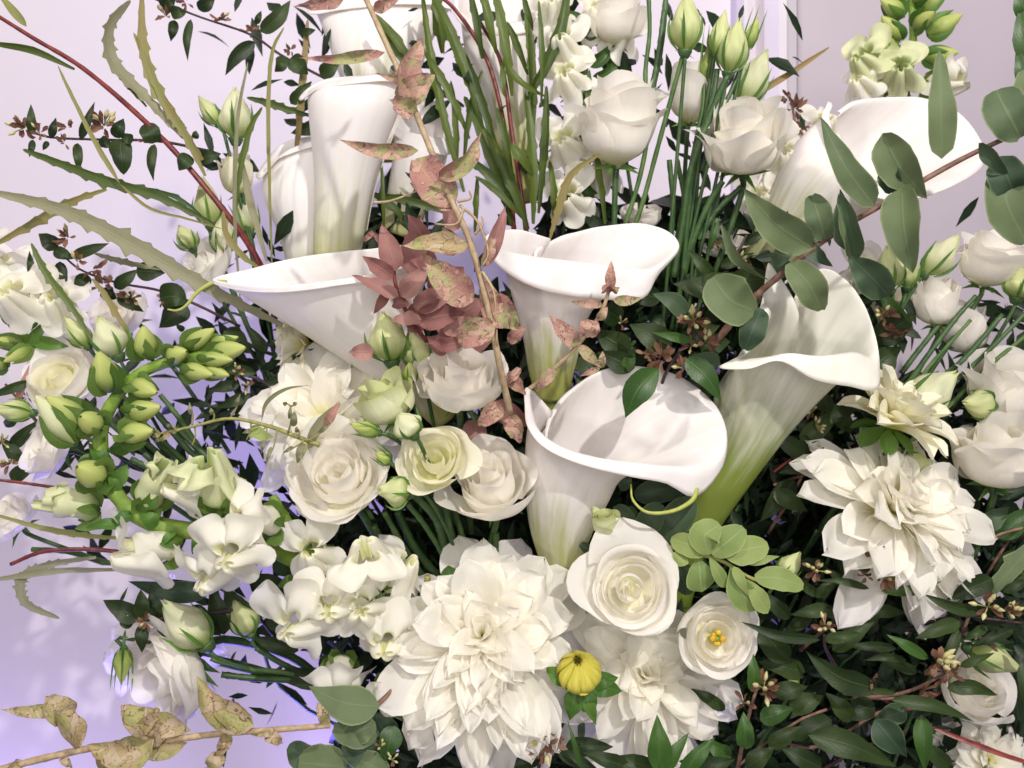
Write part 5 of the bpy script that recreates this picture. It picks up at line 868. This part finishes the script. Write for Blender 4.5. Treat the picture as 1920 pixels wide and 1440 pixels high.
low = [
 ('twig of dark leaves and pale yellow buds just below the wide dahlia', [(1500, 1220, 40), (1580, 1150, -10), (1640, 1110, -30), (1650, 1060, -45)], [(1630, 1104, 1532, 1088, 9, -50, E(bend=6)), (1652, 1108, 1766, 1090, 13, -62, E(bend=8, mat='mid')), (1632, 1070, 1600, 1050, 13, -45), (1560, 1140, 1500, 1150, 16, -20), (1600, 1160, 1510, 1135, 14, -10), (1650, 1150, 1590, 1180, 16, 0), (1620, 1140, 1700, 1150, 18, 10), (1540, 1120, 1490, 1085, 12, -20), (1600, 1110, 1560, 1075, 14, -20), (1530, 1120, 1560, 1090, 12, -30)], [(1530, 1070, -60, 28, 8, 6), (1640, 1045, -70, 28, 12, 1), (1660, 1082, -65, 26, 10, 2), (1625, 1080, -60, 20, 8, 0)]),
 ('twig of dark leaves with yellow buds at the right edge below the dahlia tip', [(1700, 1180, 0), (1790, 1155, -40), (1850, 1160, -55), (1930, 1170, -60)], [(1838, 1150, 1730, 1112, 15, -60, E(bend=-6)), (1800, 1165, 1735, 1190, 19, -62), (1862, 1085, 1795, 1115, 26, -35), (1798, 1180, 1775, 1245, 13, -65), (1850, 1175, 1815, 1195, 12, -50), (1900, 1180, 1840, 1205, 14, -45), (1870, 1060, 1935, 1050, 28, -10), (1880, 1110, 1925, 1090, 12, -50), (1810, 1130, 1860, 1165, 20, -40), (1780, 1160, 1800, 1130, 12, -50), (1900, 1210, 1950, 1240, 14, -40)], [(1852, 1138, -75, 34, 8, 6), (1890, 1148, -72, 30, 8, 5)]),
 ('twig of dark leaves with the largest group of pale yellow buds at the lower right', [(1600, 1310, 0), (1690, 1300, -50), (1750, 1275, -70), (1790, 1250, -80)], [(1775, 1290, 1872, 1304, 18, -90, E(bend=-8)), (1740, 1235, 1680, 1200, 14, -85, E(mat='mid')), (1700, 1238, 1618, 1238, 10, -70, E(bend=6)), (1680, 1300, 1600, 1290, 8, -70), (1670, 1312, 1828, 1354, 17, -95, E(bend=-10)), (1642, 1292, 1510, 1220, 29, -85, E(bend=-14)), (1680, 1215, 1580, 1210, 12, -30), (1720, 1260, 1660, 1240, 14, -40), (1800, 1250, 1850, 1230, 10, -60)], [(1755, 1240, -95, 38, 9, 7), (1775, 1262, -92, 32, 12, 3), (1730, 1295, -90, 26, 9, 0), (1635, 1275, -85, 20, 6, 0)]),
 ('twig with a long narrow leaf reaching over the stamened lisianthus', [(1590, 1290, -10), (1550, 1220, -60), (1545, 1190, -80)], [(1538, 1200, 1388, 1165, 14, -110, E(bend=-10)), (1480, 1240, 1425, 1182, 30, -70), (1560, 1220, 1640, 1165, 20, -50), (1510, 1260, 1440, 1245, 24, -50), (1545, 1200, 1600, 1190, 14, -70), (1480, 1160, 1440, 1120, 18, 0), (1520, 1150, 1480, 1180, 18, 10)], [(1548, 1175, -92, 28, 6, 6)]),
 ('twig with bright green rounded leaves right of the lower dahlia', [(1380, 1460, -40), (1395, 1380, -90), (1410, 1320, -100), (1420, 1290, -105)], [(1398, 1405, 1395, 1350, 22, -110, E(mat='mid')), (1425, 1350, 1474, 1332, 23, -112, E(mat='mid')), (1415, 1300, 1412, 1240, 16, -100, E(mat='mid')), (1440, 1400, 1490, 1370, 20, -80), (1370, 1420, 1330, 1395, 20, -80, E(mat='mid')), (1450, 1300, 1500, 1290, 22, -60), (1360, 1330, 1310, 1300, 16, -20), (1400, 1440, 1440, 1410, 22, -100), (1480, 1330, 1530, 1310, 24, -50)], [(1432, 1290, -115, 36, 12, 5), (1395, 1318, -108, 24, 8, 1)]),
 ('big dark leaves at the bottom right edge of the photo', [(1500, 1470, -40), (1600, 1410, -80), (1700, 1370, -80)], [(1515, 1378, 1682, 1438, 32, -100, E(bend=-8)), (1728, 1340, 1735, 1445, 22, -90, E(mat='mid')), (1560, 1350, 1500, 1380, 30, -60), (1600, 1350, 1560, 1310, 22, -50), (1640, 1320, 1590, 1340, 26, -40), (1700, 1330, 1650, 1350, 24, -50, E(mat='euc_dark')), (1640, 1350, 1700, 1420, 34, -85, E(mat='euc_dark')), (1920, 1240, 1925, 1340, 16, -100), (1780, 1440, 1740, 1400, 20, -60), (1540, 1440, 1480, 1410, 24, -90), (1560, 1330, 1640, 1330, 24, -20)], []),
 ('pointed green leaves rising from the bottom edge in front of the lower dahlia', [(1270, 1500, -60), (1260, 1460, -90), (1250, 1430, -100)], [(1238, 1445, 1232, 1340, 28, -125, E(mat='mid')), (1240, 1450, 1292, 1374, 18, -128, E(mat='mid')), (1275, 1455, 1326, 1398, 20, -124, E(mat='mid')), (1300, 1450, 1360, 1430, 22, -110), (1180, 1440, 1090, 1410, 20, -100), (1230, 1440, 1160, 1425, 22, -90), (1350, 1440, 1290, 1430, 22, -90, E(mat='mid'))], []),
 ('bronze bud cluster with a white eye between the two lower dahlias', [(1000, 1500, -60), (1010, 1440, -95), (1020, 1400, -110)], [(1005, 1385, 960, 1350, 10, -115, E(mat='mid')), (1020, 1420, 950, 1440, 16, -90), (1045, 1410, 1110, 1440, 16, -90), (990, 1400, 955, 1395, 12, -80), (1090, 1440, 1070, 1370, 7, -115, E(mat='mid')), (1030, 1380, 1060, 1330, 18, -40), (960, 1400, 900, 1440, 20, -60), (1060, 1400, 1130, 1400, 22, -60)], [(1022, 1388, -125, 42, 16, 2), (1005, 1405, -122, 30, 10, 2)]),
 ('dark leaves deep at the right of the green calla funnel', [(1440, 1000, 160), (1500, 900, 120), (1540, 780, 110), (1560, 740, 110)], [(1520, 860, 1460, 820, 22, 110), (1500, 830, 1560, 780, 24, 110), (1540, 790, 1600, 760, 22, 110), (1560, 770, 1520, 730, 20, 100), (1620, 700, 1690, 650, 36, 90), (1650, 660, 1600, 620, 28, 90), (1490, 900, 1440, 960, 24, 120), (1560, 760, 1590, 800, 24, 120), (1640, 640, 1700, 600, 34, 95), (1700, 620, 1660, 560, 22, 100, E(mat='mid')), (1450, 920, 1500, 950, 22, 110), (1550, 860, 1480, 880, 24, 120), (1560, 830, 1500, 800, 22, 120)], [(1530, 800, 90, 20, 5, 5), (1525, 770, 90, 20, 5, 3), (1655, 590, 70, 28, 8, 3), (1680, 625, 75, 30, 14, 0), (1540, 840, 95, 16, 4, 3)]),
 ('bronze tipped twig behind the centre calla lily rim at the right', [(1290, 640, 110), (1330, 560, 90), (1380, 480, 80), (1400, 440, 80)], [(1340, 520, 1300, 480, 14, 80), (1350, 500, 1400, 480, 14, 80), (1330, 470, 1345, 420, 8, 80, E(mat='mid')), (1380, 470, 1340, 450, 12, 85), (1390, 460, 1440, 430, 12, 90), (1320, 600, 1370, 570, 20, 70)], [(1385, 495, 60, 26, 12, 3), (1340, 455, 70, 20, 8, 0), (1400, 505, 60, 22, 8, 1)]),
 ('thin dark twig with tiny bronze leaves behind the closed round lisianthus', [(1470, 420, 230), (1485, 300, 220), (1490, 230, 215), (1480, 175, 210)], [(1485, 300, 1505, 260, 6, 215), (1480, 280, 1470, 250, 6, 215)], [(1490, 205, 205, 26, 13, 0), (1478, 185, 205, 20, 8, 0), (1500, 240, 210, 20, 8, 0)]),
 ('dark broad leaves under the left snapdragon flowers', [(520, 1200, 140), (460, 1130, 80), (400, 1100, 60), (300, 1085, 50)], [(400, 1105, 240, 1090, 26, 20, E(mat='euc_dark', bend=-12)), (520, 1080, 560, 1010, 24, 60), (470, 1170, 430, 1120, 30, 60), (500, 1150, 560, 1180, 30, 80), (560, 1220, 490, 1200, 20, 60), (420, 1190, 400, 1120, 26, 50), (540, 1120, 480, 1085, 30, 70), (640, 1280, 500, 1262, 26, 70, E(shape='ovate')), (600, 1230, 650, 1290, 24, 80), (350, 1140, 400, 1180, 26, 40)], []),
 ('bronze leaves and small green buds at the far left edge', [(120, 850, 120), (60, 780, 90), (10, 720, 80)], [(60, 715, -10, 740, 12, 60), (30, 760, 50, 700, 8, 70, E(mat='red')), (20, 840, 60, 800, 16, 80), (40, 870, 10, 830, 16, 80), (20, 900, 60, 870, 18, 80), (10, 800, 30, 780, 12, 80)], [(18, 870, 60, 22, 8, 4), (50, 745, 75, 18, 7, 0), (5, 830, 70, 18, 6, 4)]),
 ('tangle of dark leaves and tiny yellow buds behind the left dahlia', [(560, 800, 180), (500, 720, 130), (440, 700, 110), (400, 690, 110)], [(480, 700, 420, 690, 14, 100), (500, 720, 560, 700, 16, 110), (470, 740, 420, 760, 14, 110), (540, 690, 600, 660, 24, 120), (560, 700, 630, 690, 26, 130), (500, 660, 470, 620, 14, 110), (450, 720, 400, 730, 14, 105)], [(445, 700, 90, 20, 5, 5), (420, 690, 92, 16, 3, 4), (465, 725, 95, 18, 4, 4)]),
 ('dark leaves at the right edge between the dahlia and the edge of the photo', [(1760, 1300, 120), (1840, 1100, 80), (1900, 1000, 70)], [(1860, 1080, 1935, 1070, 34, 50), (1870, 1010, 1930, 960, 26, 60, E(mat='mid')), (1840, 990, 1880, 960, 22, 70, E(mat='euc_dark')), (1890, 1000, 1850, 975, 24, 80, E(mat='olive')), (1780, 900, 1740, 940, 22, 110), (1760, 880, 1800, 850, 20, 120)], []),
]
for i, (lab, st, lv, cl) in enumerate(low): sprig('dark_leafy_twig', lab, 'leafy twig', st, 4, 2.5, 'stem_dark' if i % 2 else 'stem_brown', [(q[0], q[1], q[0]+(q[2]-q[0])*(1.3 if math.hypot(q[2]-q[0], q[3]-q[1]) < 80 else 1), q[1]+(q[3]-q[1])*(1.3 if math.hypot(q[2]-q[0], q[3]-q[1]) < 80 else 1)) + tuple(q[4:]) for q in lv], 'dark', clusters=cl, fold=.35, wave=.10, ws=.78)
# fine tan sprig across the left dahlia
t = thing('dry_sprig', V(575, 825, -110), 'fine tan twig with tiny side shoots in front of the left dahlia', 'twig')
tube('stem', [(600, 835, -105), (560, 820, -112), (500, 798, -118), (430, 785, -120), (360, 800, -120), (290, 815, -118)], 4.5, 1.8, 'stem_olive', t, 8, 50)
for x, y, tx, ty in ((540, 812, 545, 760), (545, 762, 530, 755), (545, 762, 556, 755), (500, 798, 490, 850), (520, 805, 498, 870), (575, 828, 620, 795), (500, 798, 470, 820), (470, 790, 462, 825), (360, 800, 355, 755), (430, 786, 450, 740), (400, 790, 395, 765), (365, 800, 360, 835), (340, 803, 320, 812), (330, 806, 312, 795), (310, 812, 290, 830), (300, 812, 280, 802), (560, 822, 555, 800), (485, 800, 455, 812), (570, 825, 530, 850), (575, 830, 558, 868)):
    tube('twiglet', [(x, y, -118), ((x+tx)/2+4, (y+ty)/2, -122), (tx, ty, -124)], 1.9, 1.0, 'stem_olive', t, 5, 6)
    if ty < y+20 or ty > 840: L(t, 'olive', (x+tx)/2, (y+ty)/2, tx, ty, 4, -123)
L(t, 'olive', 550, 800, 552, 770, 7, -124); L(t, 'euc_lime', 470, 800, 515, 820, 12, -112, bend=6); L(t, 'pink', 610, 800, 636, 752, 9, -116); L(t, 'olive', 570, 830, 556, 868, 9, -112); L(t, 'pink', 300, 812, 285, 820, 5, -120); L(t, 'pink', 318, 812, 300, 828, 5, -120)
# bare stems
def stems(label, groups, r, mat='stem_green', cat='stems', name='flower_stem'):
    t = thing(name, V(*groups[0][0]), label, cat)
    for i, p in enumerate(groups):
        q = r*(.8+.4*((i*37 % 10)/10)); tube('stem', p, q, q*1.15, mat if i % 3 or mat != 'stem_green' else 'stem_mid', t, 8, 30, wob=.28)
    return t
stems('fan of green lisianthus stems rising at the top right of centre', [
 [(1215, -30, 60), (1218, 60, 60), (1210, 140, 62), (1215, 240, 65), (1200, 330, 75), (1170, 430, 90)], [(1250, -20, 70), (1240, 80, 68), (1225, 160, 68), (1212, 215, 70)], [(1245, 20, 60), (1235, 100, 60), (1222, 170, 64)],
 [(1283, 95, 10), (1265, 160, 30), (1235, 270, 50), (1205, 380, 80), (1180, 450, 95)], [(1365, 140, 20), (1330, 220, 40), (1295, 320, 60), (1280, 420, 90), (1262, 520, 110)], [(1345, 130, 35), (1335, 190, 40), (1305, 290, 60), (1290, 400, 90), (1280, 520, 120)],
 [(1320, 150, 60), (1318, 200, 62), (1300, 290, 75), (1275, 420, 100), (1255, 520, 120)], [(1355, 340, 60), (1330, 380, 80), (1300, 450, 100), (1275, 540, 130)], [(1255, 300, 100), (1262, 400, 110), (1245, 520, 130)], [(1270, 300, 120), (1285, 400, 120), (1270, 520, 140)], [(1400, 100, 65), (1380, 150, 60), (1350, 220, 60), (1315, 320, 80)], [(1390, 350, 100), (1340, 400, 110), (1310, 450, 120)]], 5.2)
for p in [[(1225, 60, 60), (1205, 20, 55), (1208, -30, 55)], [(1230, 40, 60), (1225, 0, 58), (1228, -30, 58)]]: pass
stems('fan of green lisianthus stems at the right below the small white blooms', [
 [(1820, 600, 110), (1740, 690, 120), (1680, 770, 140), (1600, 860, 180)], [(1880, 590, 100), (1800, 680, 115), (1720, 740, 135), (1620, 850, 180)], [(1930, 580, 95), (1830, 680, 110), (1760, 740, 130), (1640, 860, 180)], [(1935, 620, 100), (1850, 690, 112), (1780, 760, 130), (1650, 880, 180)], [(1760, 610, 140), (1720, 660, 145), (1690, 700, 150)], [(1830, 555, 130), (1790, 600, 130), (1700, 720, 145)], [(1670, 550, 140), (1665, 590, 145), (1650, 640, 160)], [(1700, 545, 145), (1690, 580, 150), (1670, 640, 165)], [(1730, 880, 80), (1690, 940, 120), (1640, 1000, 160)]], 4.8)
stems('dark green stems running down between the white lisianthus blooms', [
 [(765, 945, -30), (800, 990, 0), (840, 1060, 60), (860, 1130, 120)], [(775, 925, -60), (815, 970, -20), (832, 1020, 20), (845, 1100, 80)], [(835, 940, 0), (845, 1000, 20), (860, 1060, 60), (870, 1110, 100)], [(720, 960, 10), (760, 1030, 40), (800, 1090, 80), (850, 1160, 140)], [(700, 985, 30), (740, 1060, 60), (790, 1110, 100)], [(820, 940, 30), (850, 1010, 50), (858, 1070, 80)], [(850, 950, 50), (870, 1020, 60), (880, 1080, 90)], [(745, 960, 30), (780, 1030, 60), (830, 1090, 90)], [(930, 1000, 20), (925, 1060, 60), (910, 1120, 100)]], 6.5)
stems('bundle of dark green stems behind the green snapdragon buds', [
 [(255, 780, 60), (330, 850, 80), (420, 930, 110), (520, 1010, 150)], [(290, 770, 70), (360, 850, 90), (440, 920, 120)], [(250, 810, 70), (320, 870, 90), (400, 950, 120)], [(300, 740, 80), (340, 790, 90), (400, 880, 110)], [(270, 850, 80), (330, 900, 95), (420, 970, 120)], [(245, 860, 80), (300, 890, 90), (380, 950, 110)], [(310, 860, 90), (380, 930, 110), (460, 990, 130)], [(330, 800, 90), (400, 870, 105), (480, 950, 130)], [(240, 770, 80), (300, 830, 90), (350, 880, 100)]], 6)
stems('green stems at the lower left carrying the drooping bloom and its buds', [
 [(395, 1235, 10), (450, 1252, 25), (540, 1262, 60), (640, 1285, 110)], [(415, 1265, 25), (480, 1272, 40), (580, 1278, 80), (660, 1300, 120)], [(480, 1215, 60), (540, 1250, 80), (620, 1280, 110)], [(60, 1030, 60), (130, 1035, 60), (200, 1055, 70), (300, 1060, 90)]], 6)
stems('loose red stems at the left edge', [
 [(-20, 898, -20), (40, 905, -15), (110, 915, -5), (180, 925, 20)], [(20, 1058, 20), (80, 1035, 25), (170, 1030, 30), (260, 1040, 50)], [(1450, 885, 140), (1500, 850, 130), (1560, 820, 130)], [(1760, 1300, 60), (1700, 1330, 60), (1620, 1290, 60)]], 3.5, 'stem_red')
stems('thin woody twigs among the leaves at the bottom right', [
 [(1380, 1440, -40), (1440, 1390, -60), (1500, 1350, -70), (1550, 1330, -60)], [(1450, 1385, 0), (1530, 1400, 0), (1640, 1340, 0), (1700, 1310, -10)], [(1580, 1300, 10), (1650, 1310, 0), (1740, 1305, -10)], [(1840, 1020, 40), (1880, 1000, 40), (1940, 985, 40)], [(1450, 910, 140), (1540, 880, 130), (1620, 860, 140)], [(1880, 1240, 0), (1860, 1210, -10), (1830, 1190, -10)]], 3, 'stem_brown')
stems('cut stub of a yellow green stem beside the large dahlia', [[(802, 1080, -40), (800, 1100, -30), (798, 1140, 0)]], 7, 'stem_olive')
# ================================================================ filler greenery that nobody could count
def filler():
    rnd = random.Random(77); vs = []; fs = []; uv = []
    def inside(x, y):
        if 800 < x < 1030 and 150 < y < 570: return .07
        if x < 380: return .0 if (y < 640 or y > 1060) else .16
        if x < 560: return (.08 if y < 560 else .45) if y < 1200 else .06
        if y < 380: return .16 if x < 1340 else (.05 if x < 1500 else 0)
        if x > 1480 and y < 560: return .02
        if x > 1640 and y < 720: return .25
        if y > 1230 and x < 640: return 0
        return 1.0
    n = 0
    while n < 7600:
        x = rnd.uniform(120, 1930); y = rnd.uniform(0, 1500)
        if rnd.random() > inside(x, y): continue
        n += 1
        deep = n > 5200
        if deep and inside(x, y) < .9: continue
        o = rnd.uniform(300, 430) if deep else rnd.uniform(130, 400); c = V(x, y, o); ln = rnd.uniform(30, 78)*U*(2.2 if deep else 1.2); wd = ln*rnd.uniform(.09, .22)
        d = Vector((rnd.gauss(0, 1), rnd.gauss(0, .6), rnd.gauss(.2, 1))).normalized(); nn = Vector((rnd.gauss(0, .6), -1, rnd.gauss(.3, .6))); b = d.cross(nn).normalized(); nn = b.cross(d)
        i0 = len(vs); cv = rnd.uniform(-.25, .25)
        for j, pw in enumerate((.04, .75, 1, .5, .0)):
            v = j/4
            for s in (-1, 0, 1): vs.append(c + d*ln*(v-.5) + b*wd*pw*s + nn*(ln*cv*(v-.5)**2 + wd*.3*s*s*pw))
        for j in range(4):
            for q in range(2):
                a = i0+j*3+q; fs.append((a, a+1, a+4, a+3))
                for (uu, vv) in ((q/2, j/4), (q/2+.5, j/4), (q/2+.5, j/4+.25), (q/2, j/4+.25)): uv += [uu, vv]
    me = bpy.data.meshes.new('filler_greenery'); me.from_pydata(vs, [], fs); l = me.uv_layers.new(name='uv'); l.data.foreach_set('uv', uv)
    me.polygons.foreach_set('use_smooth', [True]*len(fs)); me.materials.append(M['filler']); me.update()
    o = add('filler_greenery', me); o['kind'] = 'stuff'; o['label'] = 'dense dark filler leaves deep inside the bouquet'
    rows = []
    for i in range(170):
        x = rnd.uniform(420, 1880); y = rnd.uniform(420, 1300)
        if inside(x, y) < .3: continue
        p = [Vector(q) for q in (V(x, y, rnd.uniform(130, 300)), V(x*.7+300+rnd.uniform(-60, 60), y+160, 330), V(1000+rnd.uniform(-120, 120), 1560, 400))]
        rows.append([list(r)+[r[0]] for r in tube_rows(p, 4, 5, 5, 8)])
    o = add('filler_stems', join_grids('filler_stems', rows, M['stem_green'])); o['kind'] = 'stuff'; o['label'] = 'mass of hidden green stems deep inside the bouquet'
filler()

# unseen dark block, added so the gaps between the stems go black
def dark_core():
    rows = []
    for j in range(19):
        a = math.pi*j/18; r = math.sin(a)**.45 if 0 < j < 18 else 0
        rows.append([V(1060, 1080, 470) + Vector((math.copysign(abs(math.cos(b))**.6, math.cos(b))*r*400, math.copysign(abs(math.sin(b))**.6, math.sin(b))*r*110, -math.cos(a)*360))*U for b in [6.2832*i/36 for i in range(36)]])
    o = add('gap_dark_core', grid('gap_dark_core', rows, plain_mat('gap_dark_core', (.008, .018, .007), (.016, .030, .012), .9, 500, 0, .1), closed=True))
    o['label'] = 'unseen dark green block added to black out the gaps between the stems'; o['category'] = 'floral foam'
dark_core()

GROUPS = {'calla_lily': 'calla lilies in the bouquet', 'dahlia': 'white dahlias in the bouquet', 'lisianthus': 'lisianthus blooms in the bouquet', 'lisianthus_bud': 'unopened lisianthus buds',
          'snapdragon': 'snapdragon spikes in the bouquet', 'serrated_leaf': 'long serrated leaves', 'serrated_branch': 'branches of serrated leaves at the top', 'dark_leafy_twig': 'dark leafy twigs with bronze tips', 'flower_stem': 'bare stems between the flowers'}
for o in list(coll.objects):
    if o.parent is None and o.get('category'):
        g = GROUPS.get(o.name.split('.')[0])
        if g: o['group'] = g
